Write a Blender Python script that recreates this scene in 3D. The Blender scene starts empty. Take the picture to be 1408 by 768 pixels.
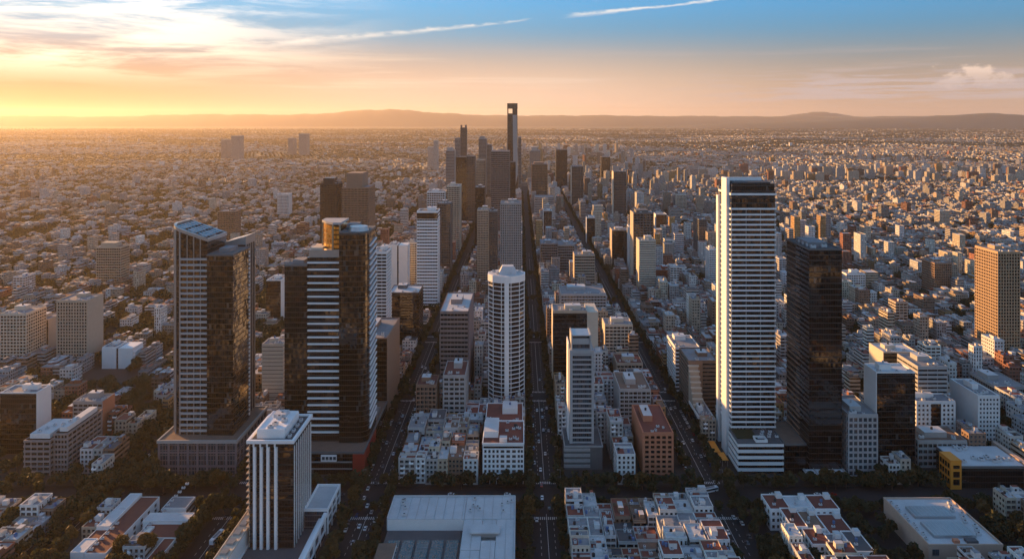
import bpy, math, random
import numpy as np
R = math.radians
rnd = random.Random(11)
nr = np.random.default_rng(5)
sc = bpy.context.scene
COL = sc.collection

# ------------------------------------------------------------------ camera, sky, sun, exposure
HAZE = 2.7e-5
CAMH, F, U0, V0 = 240.0, 1000.0, 715.0, 163.0      # metres, focal length and vanishing point in 1408x768 pixels
cam_d = bpy.data.cameras.new('camera'); cam = bpy.data.objects.new('camera', cam_d); COL.objects.link(cam)
cam.location = (0, 0, CAMH); cam.rotation_euler = (R(90), 0, 0)
cam_d.sensor_width = 36; cam_d.lens = 36 * F / 1408
cam_d.shift_x = (704 - U0) / 1408; cam_d.shift_y = (V0 - 384) / 1408
cam_d.clip_start = 1; cam_d.clip_end = 120000
sc.camera = cam
SUN_AZ, SUN_EL = -53.0, 9.2                        # degrees; azimuth measured from +Y towards +X
sun_d = bpy.data.lights.new('sun', 'SUN'); sun = bpy.data.objects.new('sun', sun_d); COL.objects.link(sun)
sun_d.energy = 5.0; sun_d.angle = R(0.6); sun_d.color = (1.0, 0.50, 0.16)
sun.rotation_euler = (R(90 - SUN_EL), 0, R(-SUN_AZ + 180))
sun.location = (-2000, 2000, 900)
sc.view_settings.view_transform = 'Standard'; sc.view_settings.look = 'None'
sc.view_settings.exposure = 1.1; sc.view_settings.gamma = 1; sc.view_settings.use_curve_mapping = False
sc.cycles.use_denoising = True
sc.cycles.max_bounces = 5; sc.cycles.diffuse_bounces = 2; sc.cycles.glossy_bounces = 2
sc.cycles.transmission_bounces = 2; sc.cycles.volume_bounces = 0; sc.cycles.transparent_max_bounces = 6
sc.cycles.sample_clamp_indirect = 4
sc.cycles.use_adaptive_sampling = True; sc.cycles.adaptive_threshold = 0.02

class NT:
    def __init__(s, tree): s.t = tree; s.n = tree.nodes; s.l = tree.links
    def node(s, typ, **kw):
        n = s.n.new(typ)
        for k, v in kw.items(): setattr(n, k, v)
        return n
    def put(s, sock, v):
        if isinstance(v, bpy.types.NodeSocket): s.l.new(v, sock)
        elif v is not None:
            if hasattr(sock, 'default_value'):
                dv = sock.default_value
                if hasattr(dv, '__len__'):
                    if not hasattr(v, '__len__'): v = (v,) * len(dv)
                    if len(v) == 3 and len(dv) == 4: v = tuple(v) + (1,)
                sock.default_value = v
    def m(s, op, a, b=None, c=None, clamp=False):
        n = s.node('ShaderNodeMath', operation=op, use_clamp=clamp)
        s.put(n.inputs[0], a); s.put(n.inputs[1], b)
        if c is not None: s.put(n.inputs[2], c)
        return n.outputs[0]
    def vm(s, op, a, b=None, sc_=None):
        n = s.node('ShaderNodeVectorMath', operation=op)
        s.put(n.inputs[0], a)
        if b is not None: s.put(n.inputs[1], b)
        if sc_ is not None: s.put(n.inputs['Scale'], sc_)
        return n.outputs[0]
    def mix(s, f, a, b, mode='MIX'):
        n = s.node('ShaderNodeMix', data_type='RGBA', blend_type=mode)
        s.put(n.inputs[0], f); s.put(n.inputs[6], a); s.put(n.inputs[7], b)
        return n.outputs[2]
    def mixf(s, f, a, b):
        n = s.node('ShaderNodeMix', data_type='FLOAT')
        s.put(n.inputs[0], f); s.put(n.inputs[2], a); s.put(n.inputs[3], b)
        return n.outputs[0]
    def sep(s, v):
        n = s.node('ShaderNodeSeparateXYZ'); s.put(n.inputs[0], v); return n.outputs
    def comb(s, x, y, z=0.0):
        n = s.node('ShaderNodeCombineXYZ'); s.put(n.inputs[0], x); s.put(n.inputs[1], y); s.put(n.inputs[2], z); return n.outputs[0]
    def noise(s, v, scale, detail=3, rough=.55, dist=0.0):
        n = s.node('ShaderNodeTexNoise'); s.put(n.inputs['Vector'], v); n.inputs['Scale'].default_value = scale
        n.inputs['Detail'].default_value = detail; n.inputs['Roughness'].default_value = rough; n.inputs['Distortion'].default_value = dist
        return n.outputs['Fac'], n.outputs['Color']
    def wn(s, v):
        n = s.node('ShaderNodeTexWhiteNoise', noise_dimensions='3D'); s.put(n.inputs['Vector'], v); return n.outputs['Value'], n.outputs['Color']
    def ramp(s, f, a, b):            # smooth step a..b
        n = s.node('ShaderNodeMapRange', interpolation_type='SMOOTHSTEP')
        s.put(n.inputs[0], f); s.put(n.inputs[1], a); s.put(n.inputs[2], b); s.put(n.inputs[3], 0.0); s.put(n.inputs[4], 1.0)
        return n.outputs[0]

# world: Nishita sky with thin clouds and two contrails at fixed directions
w = bpy.data.worlds.new('World'); sc.world = w; w.use_nodes = True
T = NT(w.node_tree); T.n.clear()
sky = T.node('ShaderNodeTexSky', sky_type='NISHITA'); sky.sun_disc = False
sky.sun_elevation = R(SUN_EL); sky.sun_rotation = R(SUN_AZ)
sky.altitude = 200; sky.air_density = 1.0; sky.dust_density = 0.8; sky.ozone_density = 3.5
gen = T.node('ShaderNodeTexCoord').outputs['Generated']
X_, Y_, Z_ = T.sep(gen)
az = T.m('MULTIPLY', T.m('ARCTAN2', X_, Y_), 57.2958)
el = T.m('MULTIPLY', T.m('ARCSINE', Z_), 57.2958)
p = T.comb(T.m('MULTIPLY', az, 0.055), T.m('MULTIPLY', el, 0.42), 0.0)
n1, _ = T.noise(p, 1.35, 6, .62, .35)
n2, _ = T.noise(T.comb(T.m('MULTIPLY', az, 0.03), T.m('MULTIPLY', el, 0.75), 3.3), 1.7, 5, .6, .2)
left = T.m('MULTIPLY', T.m('MULTIPLY', T.ramp(az, -8.0, -30.0), T.ramp(az, -78.0, -50.0)), T.ramp(el, 24.0, 12.0))
high = T.ramp(el, 1.8, 5.0)
cirrus = T.m('MULTIPLY', T.m('MULTIPLY', T.ramp(n1, 0.40, 0.60), left), high)
low = T.m('MULTIPLY', T.ramp(n2, 0.5, 0.72), T.m('MULTIPLY', T.ramp(el, 1.6, 3.0), T.ramp(el, 5.6, 3.9)))
low = T.m('MULTIPLY', low, 0.75)
def contrail(a0, e0, a1, e1, w0, w1, seed):
    sl = (e1 - e0) / (a1 - a0)
    line = T.m('ADD', T.m('MULTIPLY', T.m('SUBTRACT', az, a0), sl), e0)
    wob, _ = T.noise(T.comb(T.m('MULTIPLY', az, 0.5), T.m('MULTIPLY', el, 1.6), seed), 1.0, 4, .6)
    d = T.m('ABSOLUTE', T.m('SUBTRACT', T.m('SUBTRACT', el, line), T.m('MULTIPLY', T.m('SUBTRACT', wob, .5), .5)))
    wid = T.m('ADD', T.m('MULTIPLY', T.m('SUBTRACT', az, a0), (w1 - w0) / (a1 - a0)), w0)
    core = T.ramp(T.m('DIVIDE', d, wid), 1.2, 0.0)
    ends = T.m('MULTIPLY', T.ramp(az, a0 - 1.0, a0 + 1.5), T.ramp(az, a1 + .4, a1 - 1.5))
    return T.m('MULTIPLY', T.m('MULTIPLY', core, ends), T.ramp(wob, .25, .75))
c1 = contrail(-19.5, 5.5, 0.8, 7.75, .42, .10, 1.7)
c2 = contrail(3.6, 8.0, 16.6, 9.0, .24, .07, 7.1)
cum_n, _ = T.noise(T.comb(T.m('MULTIPLY', az, 0.62), T.m('MULTIPLY', el, 1.15), 9.0), 1.25, 7, .6, .25)
cum_env = T.m('MULTIPLY', T.m('MULTIPLY', T.ramp(az, 28.0, 31.0), T.ramp(az, 36.5, 32.5)), T.m('MULTIPLY', T.ramp(el, 1.6, 2.4), T.ramp(el, 4.3, 3.0)))
cum = T.ramp(T.m('ADD', cum_n, T.m('MULTIPLY', T.m('SUBTRACT', cum_env, .66), .40)), .48, .66)
bar_n, _ = T.noise(T.comb(T.m('MULTIPLY', az, 0.12), T.m('MULTIPLY', el, 2.2), 5.0), 1.6, 5, .6, .3)
bar_env = T.m('MULTIPLY', T.ramp(az, 6.0, 24.0), T.m('MULTIPLY', T.ramp(el, .9, 1.6), T.ramp(el, 4.3, 2.4)))
bar = T.m('MULTIPLY', T.ramp(T.m('ADD', bar_n, T.m('MULTIPLY', bar_env, .12)), .52, .66), bar_env)
low = T.m('MULTIPLY', low, 1.25)
near_sun = T.ramp(az, 30.0, -40.0)
cloudc = T.mix(near_sun, (4.6, 3.7, 3.4), (10.0, 7.6, 5.2))
skyc = sky.outputs[0]
away = T.ramp(T.m('ABSOLUTE', T.m('ADD', az, 15.0)), 60.0, 115.0)      # unseen sky beside and behind the camera, brightened as fill for front faces
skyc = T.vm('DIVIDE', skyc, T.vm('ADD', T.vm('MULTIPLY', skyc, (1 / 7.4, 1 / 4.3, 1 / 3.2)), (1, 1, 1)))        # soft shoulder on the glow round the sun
skyc = T.vm('MULTIPLY', skyc, T.mix(away, T.mix(T.ramp(el, 1.2, 12.5), (1, 1, 1), (.50, 2.05, 3.7)), (1.9, 2.15, 2.65)))       # deeper blue overhead; boosted as cool fill behind the camera
skyc = T.vm('MULTIPLY', skyc, T.mix(T.ramp(el, 12.0, 36.0), (1, 1, 1), T.mix(away, (4.6, 1.28, .75), (2.2, 1.8, 1.62))))  # sky above the view brightened to add fill light
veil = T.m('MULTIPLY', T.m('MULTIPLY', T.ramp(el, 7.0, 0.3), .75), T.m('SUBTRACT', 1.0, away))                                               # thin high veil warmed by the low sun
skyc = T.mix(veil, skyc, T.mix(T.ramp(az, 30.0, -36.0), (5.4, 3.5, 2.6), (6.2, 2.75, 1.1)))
skyc = T.mix(T.m('MULTIPLY', T.m('MULTIPLY', T.ramp(T.m('ABSOLUTE', T.m('ADD', az, 4.0)), 32.0, 3.0), T.ramp(el, 7.5, 1.0)), .55), skyc, (8.0, 5.9, 4.6))
c = T.mix(T.m('MULTIPLY', cirrus, .95), skyc, T.mix(.6, cloudc, skyc, 'ADD'))
c = T.mix(T.m('MULTIPLY', low, .55), c, cloudc)
c = T.mix(T.m('MULTIPLY', T.m('MAXIMUM', c1, c2), .72), c, (9.0, 7.8, 6.6))
c = T.mix(T.m('MULTIPLY', bar, .8), c, (4.2, 3.5, 3.5))
c = T.mix(T.m('MULTIPLY', cum, .7), c, T.mix(T.ramp(el, 2.3, 3.7), (4.9, 3.9, 3.6), (8.2, 6.0, 4.6)))
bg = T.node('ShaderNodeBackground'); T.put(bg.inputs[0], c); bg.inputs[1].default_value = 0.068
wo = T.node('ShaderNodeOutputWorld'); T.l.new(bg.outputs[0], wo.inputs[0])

# ------------------------------------------------------------------ materials
def newmat(name):
    m = bpy.data.materials.new(name); m.use_nodes = True
    t = NT(m.node_tree); b = m.node_tree.nodes['Principled BSDF']
    return m, t, b
def paint(name, col, rough=.8, var=.25, scale=.25, metal=0.0, stain=.5):
    """solid surface with mottling and dirt"""
    m, t, b = newmat(name)
    oc = t.node('ShaderNodeTexCoord').outputs['Object']
    f, _ = t.noise(oc, scale, 5, .6); g, _ = t.noise(oc, scale * 9, 3, .6)
    k = t.m('ADD', t.m('MULTIPLY', t.m('SUBTRACT', f, .5), var * 2.2), t.m('ADD', t.m('MULTIPLY', t.m('SUBTRACT', g, .5), var), 1.0))
    c = t.mix(1.0, col, t.comb(k, k, k), 'MULTIPLY')
    c = t.mix(t.m('MULTIPLY', t.ramp(f, .6, .78), stain), c, tuple(v * .45 for v in col))
    t.put(b.inputs['Base Color'], c); b.inputs['Roughness'].default_value = rough; b.inputs['Metallic'].default_value = metal
    return m
def glass(name, col=(.012, .013, .015), bay=1.5, fl=3.6, line=.06, linecol=(.03, .03, .032), rough=.07, ior=1.75, jit=.05, curtains=.10):
    """curtain wall: panes that tilt and tint a little one by one, thin mullions"""
    m, t, b = newmat(name)
    uv = t.node('ShaderNodeUVMap').outputs[0]; u, v, _ = t.sep(uv)
    cu, cv = t.m('DIVIDE', u, bay), t.m('DIVIDE', v, fl)
    fu, fv = t.m('FRACT', cu), t.m('FRACT', cv)
    geo = t.node('ShaderNodeNewGeometry')
    cell = t.comb(t.m('FLOOR', cu), t.m('FLOOR', cv), 1.0)
    r, rc = t.wn(cell)
    fr = t.m('MAXIMUM', t.m('LESS_THAN', fu, line), t.m('LESS_THAN', fv, line * 3))
    k = t.m('ADD', t.m('MULTIPLY', r, 1.2), .5)
    c = t.mix(1.0, col, t.comb(k, k, k), 'MULTIPLY')
    c = t.mix(t.m('MULTIPLY', t.m('GREATER_THAN', r, 1 - curtains), .7), c, (.11, .10, .09))
    c = t.mix(fr, c, linecol)
    t.put(b.inputs['Base Color'], c)
    t.put(b.inputs['Roughness'], t.mixf(fr, rough, .5)); b.inputs['IOR'].default_value = ior
    lo, _ = t.noise(t.comb(t.m('MULTIPLY', u, .09), t.m('MULTIPLY', v, .09)), 1.0, 2)
    off = t.vm('SCALE', t.vm('SUBTRACT', rc, (.5, .5, .5)), None, jit)
    off = t.vm('ADD', off, t.vm('SCALE', t.comb(t.m('SUBTRACT', lo, .5), t.m('SUBTRACT', lo, .5), t.m('SUBTRACT', .5, lo)), None, jit * 1.2))
    nn = t.vm('NORMALIZE', t.vm('ADD', geo.outputs['Normal'], off)); t.put(b.inputs['Normal'], nn)
    return m
def facade(name, kind='punched', bay=2.7, fl=3.15, col=None):
    """wall with rows of windows; wall colour from the Col attribute, windows glossy and irregular"""
    m, t, b = newmat(name)
    uv = t.node('ShaderNodeUVMap').outputs[0]; u, v, _ = t.sep(uv)
    cu, cv = t.m('DIVIDE', u, bay), t.m('DIVIDE', v, fl)
    fu, fv = t.m('FRACT', cu), t.m('FRACT', cv)
    a, b2, c0, d = {'punched': (.24, .76, .28, .74), 'ribbon': (-.1, 1.1, .32, .72), 'tall': (.3, .72, .12, .84), 'balcony': (.08, .92, .34, .86)}[kind]
    r, rc = t.wn(t.comb(t.m('FLOOR', cu), t.m('FLOOR', cv), 2.0))
    wm = t.m('MULTIPLY', t.m('MULTIPLY', t.m('GREATER_THAN', fu, a), t.m('LESS_THAN', fu, b2)), t.m('MULTIPLY', t.m('GREATER_THAN', fv, c0), t.m('LESS_THAN', fv, d)))
    wm = t.m('MULTIPLY', wm, t.m('GREATER_THAN', r, .06 if kind != 'ribbon' else -1))
    at = t.node('ShaderNodeAttribute', attribute_name='Col').outputs['Color'] if col is None else col
    f, _ = t.noise(t.comb(u, v, 1.0), .22, 4, .6)
    k = t.m('ADD', t.m('MULTIPLY', t.m('SUBTRACT', f, .5), .7), 1.0)
    wall = t.mix(1.0, at, t.comb(k, k, k), 'MULTIPLY')
    slab = t.m('LESS_THAN', fv, .08)
    wall = t.mix(t.m('MULTIPLY', slab, .25), wall, (.8, .78, .74))
    x, _ = t.wn(t.comb(t.m('FLOOR', cu), t.m('FLOOR', cv), 9.0))
    gl = t.mix(t.m('MULTIPLY', t.m('GREATER_THAN', x, .72), .8), (.010, .011, .013), (.12, .11, .10))
    t.put(b.inputs['Base Color'], t.mix(wm, wall, gl))
    t.put(b.inputs['Roughness'], t.mixf(wm, .85, .12))
    return m
def colmat(name, rough=.9, var=.3):
    m, t, b = newmat(name)
    at = t.node('ShaderNodeAttribute', attribute_name='Col').outputs['Color']
    oc = t.node('ShaderNodeTexCoord').outputs['Object']
    f, _ = t.noise(oc, .35, 5, .65)
    k = t.m('ADD', t.m('MULTIPLY', t.m('SUBTRACT', f, .5), var * 3), 1.0)
    t.put(b.inputs['Base Color'], t.mix(1.0, at, t.comb(k, k, k), 'MULTIPLY')); b.inputs['Roughness'].default_value = rough
    return m
MT = {}
MT['mauve2'] = paint('greyish_mauve_stone', (.27, .225, .21), .8, .12)
MT['grey2'] = paint('pale_concrete', (.38, .38, .38), .85, .15)
MT['brown2'] = paint('umber_stone', (.17, .12, .09), .85, .15)
MT['white'] = paint('white_render', (.72, .72, .71), .7, .10, .12, stain=.15)
MT['frame'] = paint('window_frame', (.16, .155, .15), .6, .1)
MT['gold'] = paint('golden_stone', (.42, .29, .18), .75, .12)
MT['fin_white'] = paint('fin_white', (.82, .82, .82), .5, .06, .2, stain=.1)
MT['cream'] = paint('cream_render', (.55, .49, .40), .8, .12)
MT['beige'] = paint('beige_stone', (.44, .36, .28), .8, .12)
MT['grey'] = paint('grey_concrete', (.33, .32, .31), .85, .15)
MT['dgrey'] = paint('dark_concrete', (.12, .12, .12), .8, .2)
MT['black'] = paint('black_panel', (.02, .02, .022), .4, .2)
MT['brown'] = paint('brown_stone', (.26, .17, .12), .8, .15)
MT['mauve'] = paint('mauve_stone', (.17, .14, .15), .75, .15)
MT['brick'] = paint('red_brick', (.30, .09, .05), .9, .2, .6)
MT['terra'] = paint('terracotta_waterproofing', (.16, .045, .03), .85, .22, .2, stain=.6)
MT['roofgrey'] = paint('grey_roof_felt', (.22, .22, .23), .9, .35, .2, stain=.8)
MT['roofdark'] = paint('dark_roof_felt', (.09, .09, .095), .9, .3, .15)
MT['roofwhite'] = paint('pale_roof_sheet', (.50, .51, .52), .7, .22, .12, stain=.6)
MT['roofbrown'] = paint('brown_roof_tile', (.19, .12, .085), .9, .25, .2)
MT['metal'] = paint('roof_metal', (.42, .43, .44), .35, .15, .3, metal=.7)
MT['orange'] = paint('orange_render', (.75, .27, .03), .7, .1)
MT['apricot'] = paint('apricot_brick', (.52, .20, .11), .8, .12)
MT['redpanel'] = paint('red_panel', (.32, .03, .02), .5, .08)
MT['blue_pool'] = paint('blue_tarpaulin', (.02, .09, .25), .6, .1)
MT['asphalt'] = paint('asphalt', (.014, .014, .016), .85, .25, .08, stain=.3)
MT['pave'] = paint('pavement_slabs', (.032, .031, .03), .9, .25, .1, stain=.4)
MT['mark'] = paint('road_paint', (.55, .55, .53), .7, .2, .8)
MT['glass'] = glass('dark_curtain_glass', (.008, .009, .010), 1.5, 3.6, .06, (.02, .02, .022), .06, 1.7, .04, .04)
MT['glass_black'] = glass('black_curtain_glass', (.003, .003, .004), 1.6, 3.8, .05, (.014, .014, .016), .04, 1.75, .010, .006)
MT['glass_bronze'] = glass('bronze_curtain_glass', (.005, .004, .003), 1.5, 3.6, .05, (.030, .023, .017), .05, 1.75, .035, .02)
MT['glass_blue'] = glass('blue_glass', (.03, .045, .06), 1.4, 3.4, .07, (.10, .11, .12), .08, 1.7, .05, .12)
MT['glass_win'] = glass('window_glass', (.012, .013, .015), 1.4, 3.2, .08, (.05, .05, .05), .1, 1.6, .05, .25)
for k, bay, fl in (('punched', 2.7, 3.15), ('ribbon', 3.0, 3.3), ('tall', 2.3, 3.15), ('balcony', 4.2, 3.1)):
    MT['f_' + k] = facade('facade_' + k, k, bay, fl)
MT['col'] = colmat('plain_coloured_render'); MT['colroof'] = colmat('coloured_roof', .9, .35)
def leafmat(name, c0, c1):
    m, t, b = newmat(name)
    at = t.node('ShaderNodeAttribute', attribute_name='Col').outputs['Fac']
    oi = t.node('ShaderNodeObjectInfo').outputs['Random']
    c = t.mix(t.m('ADD', t.m('MULTIPLY', at, .65), t.m('MULTIPLY', oi, .35)), c0, c1)
    t.put(b.inputs['Base Color'], c); b.inputs['Roughness'].default_value = .75
    tr = t.node('ShaderNodeBsdfTranslucent'); t.put(tr.inputs[0], t.mix(.5, c, (.10, .09, .01)))
    ms = t.node('ShaderNodeMixShader'); ms.inputs[0].default_value = .25
    t.l.new(b.outputs[0], ms.inputs[1]); t.l.new(tr.outputs[0], ms.inputs[2])
    t.l.new(ms.outputs[0], m.node_tree.nodes['Material Output'].inputs[0])
    return m
MT['leaf'] = leafmat('green_foliage', (.012, .018, .007), (.045, .048, .015))
MT['leaf_autumn'] = leafmat('russet_foliage', (.06, .045, .012), (.16, .085, .02))
MT['bark'] = paint('bark', (.08, .06, .045), .95, .3, 2)
# ------------------------------------------------------------------ helpers
def tag(o, label=None, cat=None, group=None, kind=None):
    if label: o['label'] = label
    if cat: o['category'] = cat
    if group: o['group'] = group
    if kind: o['kind'] = kind
    return o
def thing(name, label, cat, loc, group=None, rz=0.0):
    o = bpy.data.objects.new(name, None); COL.objects.link(o)
    o.location = loc; o.rotation_euler = (0, 0, rz); o.empty_display_size = 1
    return tag(o, label, cat, group)
def inst(name, mesh, parent, loc=(0, 0, 0), rz=0.0, scale=None):
    """place existing mesh data as a part"""
    o = bpy.data.objects.new(name, mesh); COL.objects.link(o); o.parent = parent
    o.location = loc; o.rotation_euler = (0, 0, rz)
    if scale: o.scale = scale
    return o
class MB:
    """collects boxes, prisms and tubes in world coordinates; build() links them as ONE mesh object"""
    def __init__(s): s.v = []; s.f = []; s.mi = []; s.c = []; s.uv = []
    def face(s, pts, mat=0, col=(1, 1, 1), uv=None):
        i = len(s.v); s.v += pts; s.f.append(tuple(range(i, i + len(pts)))); s.mi.append(mat); s.c.append(col)
        s.uv.append(uv or [(p[0], p[1]) for p in pts])
    def box(s, x0, x1, y0, y1, z0, z1, mat=0, col=(1, 1, 1), top=None, tcol=None):
        w, d, h = x1 - x0, y1 - y0, z1 - z0
        s.face([(x0, y0, z0), (x1, y0, z0), (x1, y0, z1), (x0, y0, z1)], mat, col, [(0, 0), (w, 0), (w, h), (0, h)])
        s.face([(x1, y0, z0), (x1, y1, z0), (x1, y1, z1), (x1, y0, z1)], mat, col, [(w, 0), (w + d, 0), (w + d, h), (w, h)])
        s.face([(x1, y1, z0), (x0, y1, z0), (x0, y1, z1), (x1, y1, z1)], mat, col, [(0, 0), (w, 0), (w, h), (0, h)])
        s.face([(x0, y1, z0), (x0, y0, z0), (x0, y0, z1), (x0, y1, z1)], mat, col, [(0, 0), (d, 0), (d, h), (0, h)])
        s.face([(x0, y0, z1), (x1, y0, z1), (x1, y1, z1), (x0, y1, z1)], mat if top is None else top, tcol or col)
        s.face([(x0, y1, z0), (x1, y1, z0), (x1, y0, z0), (x0, y0, z0)], mat, col)
        return s
    def prism(s, poly, z0, z1, mat=0, top=None, col=(1, 1, 1)):
        """counter-clockwise footprint; z1 may be a function of (x, y)"""
        zt = z1 if callable(z1) else (lambda x, y: z1)
        n = len(poly); u = 0
        for i in range(n):
            a, b = poly[i], poly[(i + 1) % n]; L = math.hypot(b[0] - a[0], b[1] - a[1])
            za, zb = zt(*a), zt(*b)
            s.face([(a[0], a[1], z0), (b[0], b[1], z0), (b[0], b[1], zb), (a[0], a[1], za)], mat, col, [(u, 0), (u + L, 0), (u + L, zb - z0), (u, za - z0)])
            u += L
        s.face([(p[0], p[1], zt(*p)) for p in poly], mat if top is None else top, col)
        s.face([(p[0], p[1], z0) for p in reversed(poly)], mat, col)
        return s
    def cyl(s, x, y, z0, z1, r0, r1=None, n=12, mat=0, col=(1, 1, 1)):
        r1 = r0 if r1 is None else r1
        a = [(x + r0 * math.cos(2 * math.pi * k / n), y + r0 * math.sin(2 * math.pi * k / n), z0) for k in range(n)]
        b = [(x + r1 * math.cos(2 * math.pi * k / n), y + r1 * math.sin(2 * math.pi * k / n), z1) for k in range(n)]
        for k in range(n):
            j = (k + 1) % n; s.face([a[k], a[j], b[j], b[k]], mat, col, [(k, 0), (k + 1, 0), (k + 1, z1 - z0), (k, z1 - z0)])
        s.face(b, mat, col); s.face(a[::-1], mat, col); return s
    def mesh(s, name, mats, org=(0, 0, 0)):
        me = bpy.data.meshes.new(name)
        ox, oy, oz = org
        me.from_pydata([(p[0] - ox, p[1] - oy, p[2] - oz) for p in s.v], [], s.f)
        for m in (mats if isinstance(mats, (list, tuple)) else [mats]): me.materials.append(MT[m] if isinstance(m, str) else m)
        me.polygons.foreach_set('material_index', s.mi)
        me.uv_layers.new(name='UVMap'); me.uv_layers[0].data.foreach_set('uv', [q for f in s.uv for p in f for q in p])
        me.color_attributes.new('Col', 'FLOAT_COLOR', 'CORNER'); ca = me.color_attributes['Col']
        cc = []
        for f, c in zip(s.f, s.c): cc += [c[0], c[1], c[2], 1.0] * len(f)
        ca.data.foreach_set('color', cc)
        me.update(); return me
    def build(s, name, mats, parent=None, label=None, org=None):
        org = org or (tuple((parent.parent or parent).location) if parent else (0, 0, 0))
        o = bpy.data.objects.new(name, s.mesh(name, mats, org)); COL.objects.link(o)
        if parent: o.parent = parent
        else: o.location = org
        if label: o['label'] = label
        return o
def ring(x0, x1, y0, y1, z0, z1, t, mb=None, mat=0, col=(1, 1, 1)):
    mb = mb or MB()
    mb.box(x0, x1, y0, y0 + t, z0, z1, mat, col); mb.box(x0, x1, y1 - t, y1, z0, z1, mat, col)
    mb.box(x0, x0 + t, y0 + t, y1 - t, z0, z1, mat, col); mb.box(x1 - t, x1, y0 + t, y1 - t, z0, z1, mat, col)
    return mb
def X(u, Y): return (u - U0) * Y / F
def Zt(v, Y): return CAMH - (v - V0) * Y / F
HERO = []                          # footprints taken by the named buildings
def taken(x0, x1, y0, y1, pad=.5):
    for a, b, c, d in HERO:
        if x0 < b + pad and x1 > a - pad and y0 < d + pad and y1 > c - pad: return True
    return False
LAND = []                          # landmarks used to tell the small buildings apart: (phrase, x, y)
def claim(x0, x1, y0, y1, phrase=None):
    HERO.append((x0, x1, y0, y1))
    if phrase: LAND.append((phrase, (x0 + x1) / 2, (y0 + y1) / 2, (x1 - x0) / 2, (y1 - y0) / 2))

# shared small part meshes
def unit_tank():
    b = MB(); b.cyl(0, 0, 0, 1.5, .75, .75, 12).cyl(0, 0, 1.5, 1.8, .75, .25, 12); return b.mesh('water_tank', ['col'])
TANKS = []
for cc in ((.03, .03, .03), (.45, .45, .46), (.10, .16, .30)):
    b = MB(); b.cyl(0, 0, 0, 1.5, .75, .75, 12, 0, cc).cyl(0, 0, 1.5, 1.8, .75, .25, 12, 0, cc); TANKS.append(b.mesh('water_tank', ['col']))
b = MB(); b.box(-.9, .9, -.6, .6, .15, 1.1).box(-.8, -.6, -.5, .5, 0, .15).box(.6, .8, -.5, .5, 0, .15)
b.cyl(0, 0, 1.1, 1.2, .42, .42, 10, 1); AC = b.mesh('air_conditioner', ['roofwhite', 'black'])
b = MB(); b.box(-.72, .72, -.04, 0, -.86, .86, 0).box(-.66, .66, -.07, -.04, -.80, .80, 1).box(-.03, .03, -.09, -.07, -.68, .68, 0)
b.box(-.72, .72, -.16, 0, -.88, -.78, 0); WIN = b.mesh('window', ['frame', 'glass_win'])
b = MB(); b.box(-1.2, 1.2, -.04, 0, -.8, .8, 0).box(-1.1, 1.1, -.07, -.04, -.7, .7, 1).box(-.03, .03, -.09, -.07, -.7, .7, 0)
b.box(-.6, -.55, -.09, -.07, -.7, .7, 0).box(-1.3, 1.3, -.16, 0, -.9, -.8, 0); WINW = b.mesh('window', ['frame', 'glass_win'])
b = MB(); b.box(-1.4, 1.4, -1.2, 0, 0, .18, 0); ring(-1.4, 1.4, -1.2, -.0, .18, 1.1, .06, b, 0); BALC = b.mesh('balcony', ['col'])

def roof_kit(root, x0, x1, y0, y1, z, roofmat='roofgrey', wall='grey', plant=2, seed=0, par=1.0, t=.4, big=True):
    """parapet, deck and machinery on a flat roof"""
    q = random.Random(seed)
    rl = root.location
    top = MB().box(x0 + t, x1 - t, y0 + t, y1 - t, z, z + .12).build('roof', roofmat, root)
    ring(x0, x1, y0, y1, z, z + par, t).build('parapet', wall, top)
    w, d = x1 - x0 - 2 * t, y1 - y0 - 2 * t
    zz = z + .12
    if big and plant:
        pw, pd, ph = w * q.uniform(.3, .5), d * q.uniform(.28, .45), q.uniform(2.8, 4.5)
        px, py = x0 + t + (w - pw) * q.uniform(.2, .8), y0 + t + (d - pd) * q.uniform(.3, .9)
        MB().box(px, px + pw, py, py + pd, zz, zz + ph, 0, top=1).build('plant_room', [wall, 'roofwhite'], top)
        inst('water_tank', q.choice(TANKS), top, (px + pw / 2 - rl.x, py + pd / 2 - rl.y, zz + ph - rl.z))
        ring_x = px + pw + 1
    for k in range(plant + 2):
        inst('air_conditioner', AC, top, (x0 + t + 1.5 + (w - 3) * q.random() - rl.x, y0 + t + 1.2 + (d * .25) * q.random() - rl.y, zz - rl.z), q.choice((0, R(90))), (q.uniform(.9, 1.8),) * 3)
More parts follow.
